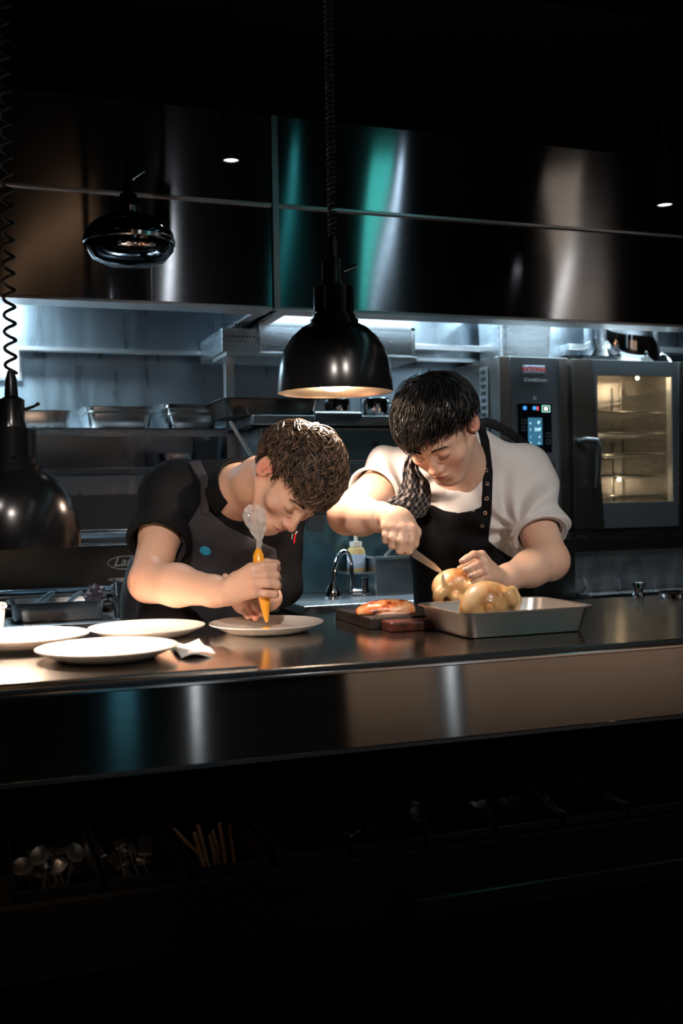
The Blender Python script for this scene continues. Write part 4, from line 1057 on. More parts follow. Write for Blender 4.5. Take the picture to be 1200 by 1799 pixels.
def hair_strands(fr, rng, n, flow, region, length, width, lift, wave, mat, name, parent, seg=9, wfreq=60, fringe=lambda x: .052):
    mb_v, mb_f = [], []; base = WL[parent.name]; cnt = 0; tries = 0
    R3 = np.array(SK)
    while cnt < n and tries < n*30:
        tries += 1
        d = rng.normal(size=3); d /= np.linalg.norm(d)
        p = d*R3
        if not region(p+SCN): continue
        cnt += 1
        L = length(p+SCN)*rng.uniform(.7, 1.15); st = L/seg; ph = rng.uniform(0, 6.28); lf = lift*rng.uniform(.25, 1.15)
        jit = rng.normal(size=3)*.22
        fz = fringe(p[0])+rng.uniform(-.010, .006)
        for tr in range(2):
          pts = []; nrm = []; stop = None
          q = p.copy()
          for i in range(seg+1):
              t = i/seg
              nn = q/R3**2; nn /= np.linalg.norm(nn)
              sc = np.linalg.norm(q/R3)
              off = .001+lf*math.sin(min(1, t*1.5+.12)*pi/2)
              q0 = q/sc
              pts.append(q0+nn*off); nrm.append(nn)
              X_ = q0+SCN
              if stop is None and ((X_[1] > .026 and X_[2] < fz) or (-.034 < X_[1] <= .026 and X_[2] < .033 and abs(X_[0]) > .04) or X_[2] < -.055): stop = i
              fl = flow(q0+SCN)+jit; fl = fl-nn*(fl@nn); fl /= np.linalg.norm(fl)+1e-6
              side = np.cross(nn, fl)
              fl = fl+side*wave*math.sin(ph+t*L*wfreq*2)
              q = q0+fl*st
          if stop is None: break
          L *= max(stop, 2.0)/seg; st = L/seg
        w0 = width*rng.uniform(.6, 1.3); b = len(mb_v)
        for i, (a, nn) in enumerate(zip(pts, nrm)):
            t = i/seg; tg = pts[min(i+1, seg)]-pts[max(i-1, 0)]; tg /= np.linalg.norm(tg)+1e-9
            sd = np.cross(nn, tg); ww = w0*(1-.9*t**2.2)
            for (u_, v_) in ((-1,-.25),(0,.45),(1,-.25),(0,-.5)):
                mb_v.append(fr.w(*(a+SCN+sd*ww*u_+nn*ww*v_))-base)
        for i in range(seg):
            for k in range(4): mb_f.append((b+i*4+k, b+i*4+(k+1)%4, b+i*4+4+(k+1)%4, b+i*4+4+k))
    me = bpy.data.meshes.new(name); me.from_pydata([tuple(q) for q in mb_v], [], mb_f); me.update()
    me.polygons.foreach_set('use_smooth', [True]*len(me.polygons))
    me.materials.append(mat)
    o = bpy.data.objects.new(name, me); COL.objects.link(o); o.parent = parent; WL[o.name] = base
    return o
def clear_counter(fld, F, m=.012):   # clothes stop at the counter's back edge
    y, z = fld.ax[1][None,:,None], fld.ax[2][None,None,:]
    return np.maximum(F, -np.maximum(y-(YK+m), z-(ZT+m))).astype(np.float32)
def bounds(pts, m):
    p = np.array(pts); return p.min(0)-m, p.max(0)+m
def hairmat(name, c1, c2, rough):
    m, N, L, b = newmat(name)
    tc = N.new('ShaderNodeTexCoord'); t = N.new('ShaderNodeTexNoise'); t.inputs['Scale'].default_value = 90; t.inputs['Detail'].default_value = 3
    L.new(tc.outputs['Object'], t.inputs['Vector'])
    mx = N.new('ShaderNodeMix'); mx.data_type = 'RGBA'; mx.inputs[6].default_value = (*c1, 1); mx.inputs[7].default_value = (*c2, 1)
    mr = N.new('ShaderNodeMapRange'); mr.inputs[1].default_value = .4; mr.inputs[2].default_value = .62
    L.new(t.outputs['Fac'], mr.inputs[0]); L.new(mr.outputs[0], mx.inputs[0]); L.new(mx.outputs[2], b.inputs['Base Color'])
    b.inputs['Roughness'].default_value = rough; b.inputs['Specular IOR Level'].default_value = .4
    return m
def brows(fr, rng, mat, parent, thick=.0012, n=130):
    for s in (-1, 1):
        v, f = [], []
        for _ in range(n):
            t = rng.uniform(0, 1); x = s*(.012+.036*t); z = .0275+.006*math.sin(t*2.4)-.004*t+rng.uniform(-.0025, .0025)*(1.2-t)
            y = .0945-.013*t*t-.002*t
            a = np.array([x, y, z]); dr = np.array([s*.7, -.12-.2*t, .35-.8*t]); dr /= np.linalg.norm(dr); b_ = a+dr*.008; b = len(v)
            up = np.array([0, .3, 1]); 
            for (pp, w_) in ((a, .0006), (b_, .0002)):
                v += [fr.w(*(pp+np.array([0,.0008,0])+up*w_)), fr.w(*(pp+np.array([0,.0016,0]))), fr.w(*(pp+np.array([0,.0008,0])-up*w_))]
            f += [(b,b+1,b+4,b+3),(b+1,b+2,b+5,b+4),(b+2,b,b+3,b+5)]
        mb = MB(); mb.add(v, f); mb.link('eyebrow', mat, parent)
        m2 = MB()
        pts = [fr.w(s*(.0185+.027*t), .0915+.0015*sin(pi*t)-.006*t*t, .0005-.0042*sin(pi*t)) for t in np.linspace(0, 1, 9)]
        m2.tube(pts, [fr.k*q for q in (.0003,.0006,.0008,.0009,.0009,.0009,.0008,.0006,.0003)], 6).link('eyelashes', mat, parent)
def px_chain(l): return [P(*q) for q in l]
# ---------------------------------------------------------------- left chef
rng = np.random.default_rng(5)
skinL = skinmat('warm_skin', (.66,.40,.29), (.47,.15,.13), (.60,.22,.15))
skinR = skinmat('light_skin', (.67,.43,.32), (.50,.18,.16), (.62,.27,.19))
blackcloth = plain('black_cotton', (.006,.006,.007), .85, bump=.5, bscale=500, spec=.08)
apronL = plain('charcoal_apron_cloth', (.040,.037,.043), .85, bump=.6, bscale=450, spec=.1)
apronR = plain('black_apron_cloth', (.007,.007,.008), .85, bump=.6, bscale=450, spec=.1)
white = plain('white_cotton', (.62,.60,.60), .85, bump=.35, bscale=350, spec=.2)
trou = plain('dark_trouser_cloth', (.012,.013,.016), .85, bump=.4, bscale=400)
shoe = plain('black_shoe_leather', (.01,.01,.01), .35)
def norm(v): v = np.array(v, float); return v/np.linalg.norm(v)
def head_frame(o, F, U, k=1.0):
    F = norm(F); U = np.array(U, float); U = norm(U-F*(U@F)); R = np.cross(F, U); return Frame(o, R, F, U, k)
def cam2w(x, y, z): return x*XC+y*YC+z*ZC
def legs(pel, W, label_parent, mat):
    W = np.array([W[0], W[1], 0]); W /= np.linalg.norm(W); fw = np.array([W[1], -W[0], 0])
    if fw[1] > 0: fw = -fw
    pel = np.array([pel[0], pel[1], .93]); base = []
    fl = Field(pel-np.array([.32,.32,.93]), pel+np.array([.32,.32,.16]), .010)
    fl.apply(f_torso(pel+np.array([0,0,-.08]), pel+np.array([0,0,.08]), W, (.175,.125), (.165,.12)), pel-.25, pel+.25, .03)
    for s in (-1, 1):
        h = pel+W*s*.09; kn = h+W*s*.03+np.array([0,0,-.45])+fw*.02; an = kn+W*s*.01+np.array([0,0,-.39])-fw*.02
        fl.chain([h, kn, an], [.092,.066,.056], .03)
        ft = MB()
    o = field_mesh(fl, 'trousers', mat, label_parent, F=clear_counter(fl, fl.F))
    fs = Field(np.array([pel[0]-.35, pel[1]-.35, 0.0]), np.array([pel[0]+.35, pel[1]+.35, .13]), .008)
    for s in (-1, 1):
        an = pel+W*s*.13; an[2] = .05
        fs = Field(an-np.array([.2,.2,.05]), an+np.array([.2,.2,.10]), .006)
        fs.cone(an-fw*.05+np.array([0,0,-.010]), an+fw*.15+np.array([0,0,-.018]), .040, .034, .02); fs.cone(an, an+np.array([0,0,.04]), .04, .042, .02)
        fs.F = np.maximum(fs.F, np.broadcast_to((.002-fs.ax[2])[None,None,:], fs.F.shape))
        field_mesh(fs, 'shoe', shoe, label_parent)

EL = P(468, 826, 2.34)
FL = cam2w(.22, -.86, .44); UL = cam2w(.75, .42, .50)
frL = head_frame(EL, FL, UL, 1.03)
frL.o = EL - frL.R[0]*.080
pelA = P(332, 1150, 2.93); chB = P(398, 925, 2.76); W1 = norm(P(500, 905, 2.86)-P(300, 865, 2.76))
RS, LS = P(300, 868, 2.74), P(488, 905, 2.84)
NB = P(420, 862, 2.62)
EJ, WJ = P(262, 1020, 2.50), P(398, 1042, 2.34)
root = bpy.data.objects.new('person', None); COL.objects.link(root); base = np.array([pelA[0], pelA[1], 0]); root.location = tuple(base); WL[root.name] = base
tag(root, 'person in a black shirt and charcoal apron bending over a plate with a piping bag', 'person')
LE, LW = P(496, 1030, 2.74), P(440, 1066, 2.50)
lo, hi = bounds([RS, LS, EJ, WJ, NB, EL, P(630, 850, 2.3), P(470, 730, 2.5), P(500, 1090, 2.25), P(560,930,2.2), P(235,1060,2.5)], .07)
lo[2] = max(lo[2], ZT+.004)
bf = Field(lo, hi, .0024)
# inner torso and neck
bf.apply(f_torso(P(345,1085,2.88), chB, W1, (.13,.09), (.145,.095)), lo, hi, .03)
bf.cone(RS, LS, .05, .05, .03)
hb = frL.w(0,-.025,-.02)
bf.chain([chB*.4+NB*.6, NB, NB*.45+hb*.55, hb], [.068,.062,.056,.056], .03)
head(bf, frL, 1.0, .99)
# neck tendons
bf.cone(frL.w(.045,-.01,-.04), NB+norm(FL)*.045+W1*-.0, .012, .010, .02)
# right arm
bf.chain([RS, RS*.5+EJ*.5, EJ], [.058,.050,.046], .02)
mid = EJ*.62+WJ*.38
bf.chain([EJ, mid, WJ*.85+EJ*.15, WJ], [.045,.0475,.033,.0295], .02)
bf.cone(EJ+cam2w(-.004,-.012,.0), mid+cam2w(0,-.004,0), .036, .034, .02)
# right hand closed round the bag
dH = 2.30
bk = P(420, 1030, 2.325)
idx = [(441,999,2.300),(463,994,2.292),(481,995,2.300),(486,999,2.330),(470,1002,2.345)]
mdl = [(444,1012,2.294),(467,1009,2.284),(484,1011,2.294),(487,1014,2.330),(470,1016,2.345)]
rng_ = [(447,1026,2.294),(470,1025,2.284),(486,1027,2.294),(488,1030,2.330),(472,1031,2.345)]
pky = [(450,1040,2.300),(468,1042,2.292),(482,1043,2.300),(484,1045,2.328),(470,1046,2.34)]
hand_pts = []
for ch, r, palm in ((idx,.0098,(415,1018,2.325)),(mdl,.0100,(412,1026,2.320)),(rng_,.0096,(412,1036,2.322)),(pky,.0088,(415,1046,2.328))):
    pts = px_chain(ch); hand_pts.append(pts[0])
    pw = P(*palm)
    bf.chain([WJ*.6+pw*.4, pw, pts[0]], [.020,.016,r+.0035], .010)
    bf.chain(pts, [r+.0012, r-.0003, r, r-.0008, r-.0015], .0028)
    bf.ell(pts[0]+cam2w(0,0,.002), None, (.0105,.0105,.0105), .006)
bf.chain([P(418,1028,2.34), P(440,1024,2.35)], [.022,.018], .015)
bf.chain(px_chain([(425,1022,2.345),(448,1003,2.335),(468,990,2.318),(486,990,2.314)]), [.013,.012,.0105,.0085], .006)
# left arm and hand behind
bf.chain([LS, LE, LE*.5+LW*.5, LW], [.050,.040,.034,.026], .02)
bf.chain(px_chain([(440,1064,2.47),(428,1058,2.44),(415,1050,2.42)]), [.028,.024,.020], .015)
for l in ([(432,1060,2.44),(440,1072,2.41),(446,1081,2.395),(449,1086,2.385)], [(440,1060,2.43),(452,1070,2.40),(460,1078,2.385)], [(425,1064,2.45),(430,1074,2.42),(436,1082,2.40)], [(445,1056,2.44),(460,1064,2.41),(468,1071,2.39)]):
    bf.chain(px_chain(l), [.0105,.0095,.0085,.0075][:len(l)], .003)
bf.chain(px_chain([(425,1050,2.43),(410,1030,2.42),(396,1014,2.41)]), [.013,.011,.009], .005)
ext = [(h, .014, .55) for h in hand_pts]+[(EJ, .05, .35), (P(449,1085,2.386), .015, 1.0)]
bodyL = field_mesh(bf, 'body', skinL, root, tint=head_tint(frL, ext))
# hair
hm = hairmat('brown_hair', (.014,.008,.005), (.105,.058,.034), .5)
def hl(p):   # inside the hair region?
    x, y, z = p
    ax_ = abs(x)
    if z > .085: return y < .075
    if y > .045: return z > .062+.0*ax_
    if y > .012: return z > .048 or (ax_ > .06 and z > .012 and y < .026)
    if y > -.034: return z > .036
    return z > -.055+ (0.03 if ax_ > .06 else 0)
def flowL(p):
    x, y, z = p; wv = np.array([.01, -.075, .09])
    v = p-wv; v = v/(np.linalg.norm(v)+1e-6)
    return v+np.array([.25 if x > 0 else .1, .55, -.15])
cap = Field(*bounds([frL.o, frL.w(0,0,.15), frL.w(0,.1,.05), frL.w(0,-.12,.05)], .11), .004)
def hair_cap(fld, fr, off, reg_k=.010, fringe=.062):
    q = fld.sl(fld.lo, fld.lo+fld.h*fld.n); x, y, z = fld.pts(q)
    X = [(fr.R[i][0]*(x-fr.o[0])+fr.R[i][1]*(y-fr.o[1])+fr.R[i][2]*(z-fr.o[2]))/fr.k for i in range(3)]
    e = f_ell(SCN, None, (SK[0]+off, SK[1]+off, SK[2]+off))(*X)
    # hairline plane set: face side is cut away
    cut1 = smax((X[1]-.028), -(X[2]-fringe), .02)             # forehead & face: forward of .03 and below fringe
    cut2 = smax((X[1]+.028), -(X[2]-.020), .01)            # round the ear
    cut3 = -(X[2]+.052)
    g = smax(e, smax(-smin(-cut1, -cut2, .01)*0+np.maximum(np.minimum(cut1, 1), -9), cut3, .01), reg_k)
    g = smax(g, cut2, reg_k)
    lump = .0022*np.sin(X[0]*140+X[1]*60)*np.sin(X[1]*110+X[2]*70)
    return (g+lump).astype(np.float32)
def hair_cap2(fld, fr, off, lump=.002):
    q = fld.sl(fld.lo, fld.lo+fld.h*fld.n); x, y, z = fld.pts(q)
    X = [(fr.R[i][0]*(x-fr.o[0])+fr.R[i][1]*(y-fr.o[1])+fr.R[i][2]*(z-fr.o[2]))/fr.k for i in range(3)]
    e = f_ell(SCN, None, (SK[0]+off, SK[1]+off, SK[2]+off))(*X)
    a = X[1]-.030; b = .066-X[2]                      # away where a<0 or b<0 keeps hair
    face = np.minimum(a, b)                            # >0 in the face zone
    ear = np.minimum(X[1]+.030, .034-X[2])             # >0 in the ear zone
    nape = -(X[2]+.050)
    g = smax(smax(smax(e, face, .012), ear, .008), nape, .01)
    return (g+lump*np.sin(X[0]*120+X[1]*50)*np.sin(X[1]*100+X[2]*60)).astype(np.float32)
cap.F = hair_cap2(cap, frL, .0085)
hairL = field_mesh(cap, 'hair', hm, root)
WL['hair_l'] = WL[hairL.name]
hair_strands(frL, rng, 2300, flowL, hl, lambda p: .085 if p[2] > .05 else .045, .0030, .020, .95, hm, 'hair_locks', hairL, wfreq=45)
brows(frL, rng, hm, root)

# shirt
sleeveE = RS*.41+EJ*.59
slo, shi = bounds([RS, LS, LE, sleeveE, P(332,1120,2.93), NB, P(430,820,2.6)], .15)
sf = Field(slo, shi, .0045)
sf.apply(f_torso(pelA, chB, W1, (.178,.130), (.168,.125)), slo, shi, .03)
sf.cone(RS, LS, .074, .070, .05)
sf.cone(NB+cam2w(-.02,-.01,-.03), chB*.6+NB*.4, .075, .10, .05)
sf.cone(P(322,856,2.80), P(432,848,2.72), .076, .062, .04)
sf.cone(RS, sleeveE, .076, .074, .03)
ax = norm(EJ-RS)
lsE = LS*.0+LE*1.0
sf.cone(LS, lsE, .070, .052, .03); sf.cone(lsE, lsE*.6+LW*.4, .052, .046, .01)
x, y, z = sf.pts(sf.sl(slo, shi))
# folds
def foldfn(x, y, z, amp, fr_=38):
    a = x*W1[0]+y*W1[1]+z*W1[2]
    return amp*(np.sin(fr_*(a*.6+z*.9)+3*np.sin(9*z+5*a))*.6+np.sin(fr_*1.7*(a-.7*z)+2*np.sin(13*a))*.4)
sf.F += foldfn(x, y, z, .0035).astype(np.float32)
# neck opening
o_ = NB+norm(hb-NB)*.05
sf.cone(NB-norm(hb-NB)*.01+cam2w(.012,-.012,.02), hb, .058, .080, .006, 'sub')
# open sleeve ends
def sub_half(fld, p, n, r, k=.004):   # cut everything beyond a plane within radius r of p
    x, y, z = fld.pts(fld.sl(fld.lo, fld.lo+fld.h*fld.n))
    d = (x-p[0])*n[0]+(y-p[1])*n[1]+(z-p[2])*n[2]
    rr_ = np.sqrt((x-p[0])**2+(y-p[1])**2+(z-p[2])**2)-r
    fld.F = smax(fld.F, -np.maximum(-d, rr_).astype(np.float32), k)
sub_half(sf, sleeveE, ax, .13)
sf.cone(sleeveE-ax*.03, sleeveE+ax*.06, .062, .068, .003, 'sub')
sf.F = clear_counter(sf, sf.F); shirtF = sf.F.copy()
shirtL = field_mesh(sf, 'shirt', blackcloth, root)
# rolled cuff
cu = Field(*bounds([sleeveE, sleeveE-ax*.06], .11), .0035)
cu.cone(sleeveE-ax*.045, sleeveE+ax*.004, .079, .081, .003)
x, y, z = cu.pts(cu.sl(cu.lo, cu.lo+cu.h*cu.n)); dd = (x-sleeveE[0])*ax[0]+(y-sleeveE[1])*ax[1]+(z-sleeveE[2])*ax[2]
cu.F = smax(cu.F, np.maximum(dd-.006, -dd-.048).astype(np.float32), .005); cu.cone(sleeveE-ax*.06, sleeveE+ax*.08, .066, .073, .003, 'sub')
cu.F += (.0018*np.sin(60*x+40*z)).astype(np.float32)
field_mesh(cu, 'sleeve_cuff', blackcloth, shirtL)
# standing collar
cl = Field(*bounds([NB, hb], .12), .0035)
cn = norm(norm(hb-NB)+cam2w(.1,.3,0)); cc = NB+cn*.005
cl.cone(cc-cn*.03, cc+cn*.022, .082, .074, .003); cl.cone(cc-cn*.05, cc+cn*.05, .074, .066, .003, 'sub')
x, y, z = cl.pts(cl.sl(cl.lo, cl.lo+cl.h*cl.n)); dd = (x-cc[0])*cn[0]+(y-cc[1])*cn[1]+(z-cc[2])*cn[2]
side = (x-cc[0])*(norm(FL)[0])+(y-cc[1])*norm(FL)[1]+(z-cc[2])*norm(FL)[2]
cl.F = smax(cl.F, np.maximum(dd-.024, -dd-.034).astype(np.float32), .004)
cl.F = smax(cl.F, (side-.052).astype(np.float32), .004)
field_mesh(cl, 'collar', blackcloth, shirtL)
# apron: shaped cloth over the shirt
def apron(fld, SF, poly, off, dmax, name, mat, parent, thick=.02):
    x, y, z = fld.pts(fld.sl(fld.lo, fld.lo+fld.h*fld.n))
    px, py, d = proj(x, y, z)
    g = smax((SF-off).astype(np.float32), (sdpoly(px, py, poly)*d/FPX).astype(np.float32), .003)
    g = smax(g, (d-dmax).astype(np.float32), .003)
    g = smax(g, -(SF+thick).astype(np.float32), .002); g = clear_counter(fld, g, .006)
    return field_mesh(fld, name, mat, parent, F=g.astype(np.float32)), g
pb = [(352,884),(400,925),(448,948),(486,965),(492,1100),(490,1200),(190,1200),(205,1085),(228,1040),(262,1000),(300,985),(318,940),(340,905)]
apL, gL = apron(sf, shirtF, pb, .005, 2.98, 'apron', apronL, root)
stp = [(330,812),(352,808),(366,840),(368,905),(352,905),(352,850)]
apron(sf, shirtF, stp, .008, 2.98, 'apron_strap', apronL, apL)
pk = [(380,868),(448,905),(440,950),(366,905)]
# blue badge
def disc(fld, F, px, py, r, name, mat, parent, d0=2.2, d1=3.2, ex=.003, shape=1.15, ring=False):
    d = hit(fld, px, py, d0, d1, F); c_ = P(px, py, d-.001)
    i = np.round((c_-fld.lo)/fld.h).astype(int); i = np.clip(i, 2, fld.n-3)
    g = np.array([F[i[0]+2,i[1],i[2]]-F[i[0]-2,i[1],i[2]], F[i[0],i[1]+2,i[2]]-F[i[0],i[1]-2,i[2]], F[i[0],i[1],i[2]+2]-F[i[0],i[1],i[2]-2]]); g = norm(g)
    if ring:
        u = norm(np.cross(g, YC)); v = np.cross(g, u)
        return MB().tube([c_+g*.001+r*(cos(a)*u+sin(a)*v) for a in np.linspace(0, 2*pi, 24)], r*.35, 8, cap=False).link(name, mat, parent, smooth=True)
    return MB().tube([c_-g*.001, c_+g*ex*.8, c_+g*ex], [r, r, r*.9], 28).link(name, mat, parent)
o = disc(sf, gL, 361, 967, .0145, 'round_badge', plain('blue_plastic', (.02,.32,.55), .45), apL); o['label'] = 'bright blue round badge'
# pens in the sleeve pocket
for (a, b, col, r) in (((519,938),(516,956),(.55,.02,.03),.0024),((522,934),(519,938),(.6,.6,.6),.002),((514,938),(511,956),(.5,.5,.5),.0012)):
    MB().tube([P(a[0],a[1],2.742), P(b[0],b[1],2.745)], r, 10).link('pen', plain('pen_colour', col, .35), shirtL, smooth=True)
legs(np.array([pelA[0], max(pelA[1], 2.86), 0]), W1, root, trou)

# piping bag held in the fist
tp = P(468, 1096, 2.318)
bagT = thing('piping_bag', 'clear piping bag of orange puree held in the left chef\'s fist', 'piping bag', tuple(tp))
puree = plain('orange_puree', (.95,.40,.02), .3, coat=.5, bump=.1, bscale=20)
bp = px_chain([(469,1093,2.318),(467,1076,2.318),(465,1056,2.318),(461,1035,2.318),(457,1010,2.318),(455,992,2.318),(454,975,2.32),(454,963,2.322)])
MB().tube(bp, [.0035,.008,.0125,.014,.014,.0135,.012,.005], 20).link('puree_filling', puree, bagT, smooth=True)
clear, N, L, bb = newmat('clear_film'); bb.inputs['Transmission Weight'].default_value = .72; bb.inputs['Roughness'].default_value = .12; bb.inputs['Base Color'].default_value = (1,.98,.96,1); bb.inputs['IOR'].default_value = 1.25; bb.inputs['Specular IOR Level'].default_value = 1; bb.inputs['Coat Weight'].default_value = 1
tw = px_chain([(454,966,2.322),(456,955,2.322),(455,946,2.324)])
MB().tube(tw, [.0055,.0075,.006], 14).link('twisted_neck', clear, bagT, smooth=True)
fv, ff = [], []
top = px_chain([(455,948,2.324),(452,932,2.328),(449,915,2.332),(447,898,2.336),(444,889,2.34)])
n = 40; rs_ = [.006,.015,.021,.020,.010]
for j in range(17):
    q = j/4; i0 = min(int(q), 3); t_ = q-i0; c_ = top[i0]*(1-t_)+top[i0+1]*t_; r = rs_[i0]*(1-t_)+rs_[i0+1]*t_
    for i in range(n):
        a = 2*pi*i/n; rr_ = r*(1+.28*sin(5*a+j*.5)+.14*sin(11*a-j*.7)); fv.append(c_+rr_*(cos(a)*XC*1.0+.7*sin(a)*ZC)+.004*sin(3*a+1)*YC*(j > 12))
for j in range(16):
    for i in range(n): ff.append((j*n+i, j*n+(i+1)%n, (j+1)*n+(i+1)%n, (j+1)*n+i))
MB().add(fv, ff).link('bag_film', clear, bagT, smooth=True)
pz = atZ(468, 1097, ZT+.0085)
o = MB().lathe([(.001,0),(.012,0),(.011,.004),(.006,.008),(.001,.009)], (tp[0], tp[1], ZT+.0078), 24).link('puree_dot', puree, smooth=True)
tag(o, 'dot of orange puree on the cream plate under the piping bag tip', 'sauce')
# ---------------------------------------------------------------- right chef
rng = np.random.default_rng(11)
FR = cam2w(-.27, -.79, .52); UR = cam2w(-.45, .56, .64)
frR = head_frame((0,0,0), FR, UR, 1.03)
frR.o = P(828, 748, 2.52)+frR.R[0]*.083
pelR = P(850, 1140, 3.10); chR = P(832, 905, 2.88); W2 = norm(P(925, 830, 2.88)-P(680, 830, 2.82))
RS2, LS2 = P(690, 838, 2.80), P(912, 842, 2.86)
NB2 = P(810, 815, 2.76)
EJ2, WJ2 = P(610, 905, 2.58), P(678, 909, 2.44)
LE2, LW2 = P(966, 985, 2.66), P(880, 1020, 2.56)
base = np.array([pelR[0], pelR[1], 0])
root2 = bpy.data.objects.new('person', None); COL.objects.link(root2); root2.location = tuple(base); WL[root2.name] = base
tag(root2, 'person in a white T-shirt and black apron carving a chicken with a knife', 'person')
lo, hi = bounds([RS2, LS2, EJ2, WJ2, LE2, NB2, P(680,660,2.5), P(800,650,2.6), P(740,980,2.4), P(805,1010,2.5), P(760,850,2.35)], .075)
lo[2] = max(lo[2], ZT+.004)
b2 = Field(lo, hi, .0024)
b2.apply(f_torso(P(840,1060,2.98), chR, W2, (.13,.09), (.145,.095)), lo, hi, .03)
b2.cone(RS2, LS2, .05, .05, .03)
hb2 = frR.w(0,-.03,-.02)
b2.chain([chR*.4+NB2*.6, NB2, hb2], [.072,.062,.060], .03)
head(b2, frR, 1.06, .96)
b2.ell(frR.w(.035,.05,-.04), frR.R, (.026,.026,.03), .02); b2.ell(frR.w(-.035,.05,-.04), frR.R, (.026,.026,.03), .02)
# knife arm
b2.chain([RS2, EJ2], [.058,.046], .02)
md = EJ2*.6+WJ2*.4
b2.chain([EJ2, md, WJ2*.9+EJ2*.1, WJ2], [.046,.045,.032,.028], .02)
hp = []
K = [([(722,931,2.375),(722,950,2.362),(719,968,2.372),(708,969,2.395)], .0102, (706,910,2.395)),
     ([(706,929,2.372),(705,950,2.358),(703,967,2.368),(700,962,2.395)], .0105, (698,908,2.395)),
     ([(691,928,2.378),(690,945,2.366),(689,958,2.376),(690,955,2.40)], .0100, (692,907,2.40)),
     ([(679,927,2.388),(678,940,2.378),(678,949,2.386),(681,946,2.405)], .0090, (686,908,2.41))]
for ch, r, palm in K:
    pts = px_chain(ch); hp.append(pts[0]); pw = P(*palm)
    b2.chain([WJ2*.55+pw*.45, pw, pts[0]], [.022,.019,r+.004], .012)
    b2.chain(pts, [r+.0015, r, r-.0006, r-.0015], .0028)
    b2.ell(pts[0]+cam2w(0,.002,.003), None, (.0108,.0108,.0108), .006)
b2.ell(P(700,918,2.40), None, (.034,.026,.024), .015)
b2.chain(px_chain([(718,915,2.40),(730,935,2.395),(727,955,2.40),(716,968,2.405)]), [.014,.013,.011,.009], .006)
# holding arm
b2.chain([LS2, LE2], [.058,.047], .02)
m3 = LE2*.6+LW2*.4
b2.chain([LE2, m3, LW2*.88+LE2*.12, LW2], [.047,.044,.031,.027], .02)
K2 = [([(846,975,2.50),(832,974,2.487),(820,981,2.482),(812,986,2.482)], .0092, (862,1000,2.525)),
      ([(850,990,2.495),(838,991,2.480),(826,997,2.476),(818,1001,2.478)], .0095, (864,1006,2.52)),
      ([(855,1003,2.492),(844,1005,2.477),(834,1009,2.473),(826,1012,2.476)], .0092, (866,1012,2.52)),
      ([(858,1014,2.495),(848,1018,2.482),(840,1021,2.480),(834,1022,2.482)], .0082, (868,1016,2.525))]
for ch, r, palm in K2:
    pts = px_chain(ch); hp.append(pts[1]); pw = P(*palm)
    b2.chain([LW2, pw, pts[0]], [.022,.016,r+.003], .010)
    b2.chain(pts, [r+.001, r, r-.0005, r-.0012], .0028)
b2.chain(px_chain([(866,1000,2.54),(845,985,2.545),(825,992,2.535),(808,1000,2.53)]), [.014,.012,.011,.009], .006)
body2 = field_mesh(b2, 'body', skinR, root2, tint=head_tint(frR, [(h, .013, .5) for h in hp]+[(LE2, .05, .4)]))
# nails on the holding hand
nail = plain('fingernail', (.72,.48,.40), .2, coat=.6)
for (px_, py_, d_) in ((813,984,2.473),(819,999,2.468),(827,1010,2.466)):
    MB().tube([P(px_-3,py_+1,d_+.0005), P(px_,py_,d_-.0012), P(px_+4,py_-1,d_-.001)], [.002,.0042,.0032], 10, flat=.4).link('fingernail', nail, root2, smooth=True)
hmb = hairmat('black_hair', (.004,.004,.005), (.012,.010,.009), .30)
def flowR(p):
    wv = np.array([0,-.06,.105]); v = p-wv; v = v/(np.linalg.norm(v)+1e-6)
    return v+np.array([.3, .35, -.15])
def hr(p):
    x, y, z = p; a = abs(x)
    if z > .080: return y < .078
    if y > .045: return z > .058
    if y > .012: return z > .045 or (a > .06 and z > .008 and y < .028)
    if y > -.022: return z > .024
    return z > -.060
cap = Field(*bounds([frR.o, frR.w(0,0,.15), frR.w(0,.1,.05), frR.w(0,-.12,.05)], .12), .004)
SK = (.0835,.0965,.083)
cap.F = hair_cap2(cap, frR, .012, .0015)
hairR = field_mesh(cap, 'hair', hmb, root2)
hair_strands(frR, rng, 2600, flowR, hr, lambda p: (.085 if p[2] > .05 else .035), .0018, .020, .25, hmb, 'hair_locks', hairR, fringe=lambda x: .060-(.028 if x > .012 else 0))
brows(frR, rng, hmb, root2)

# T-shirt
slR = RS2*.55+EJ2*.45; axR = norm(EJ2-RS2)
slL = LS2*.30+LE2*.70; axL = norm(LE2-LS2)
slo, shi = bounds([RS2, LS2, slL, slR, P(850,1120,3.1), NB2, P(830,760,2.8)], .16)
tf = Field(slo, shi, .0045)
tf.apply(f_torso(pelR, chR, W2, (.185,.150), (.178,.130)), slo, shi, .03)
tf.cone(RS2, LS2, .074, .078, .05)
tf.cone(NB2+cam2w(0,-.04,-.05), chR*.6+NB2*.4, .075, .11, .06)
tf.cone(P(846,797,2.80), P(925,838,2.86), .060, .078, .03)
tf.cone(RS2, slR, .078, .070, .03)
tf.cone(LS2, slL, .080, .073, .03)
tf.cone(slL-axL*.05, slL, .074, .074, .02)
x, y, z = tf.pts(tf.sl(slo, shi))
def rfold(c, n1, amp, f, rad):   # creases fanning from a point
    dx = (x-c[0])*XC[0]+(y-c[1])*XC[1]+(z-c[2])*XC[2]; dy = (x-c[0])*YC[0]+(y-c[1])*YC[1]+(z-c[2])*YC[2]
    r = np.sqrt(dx*dx+dy*dy); th = np.arctan2(dy, dx)
    return amp*np.sin(f*th+6*np.sin(5*r))*np.exp(-((r-rad)/rad)**2)*np.clip(r/.05, 0, 1)
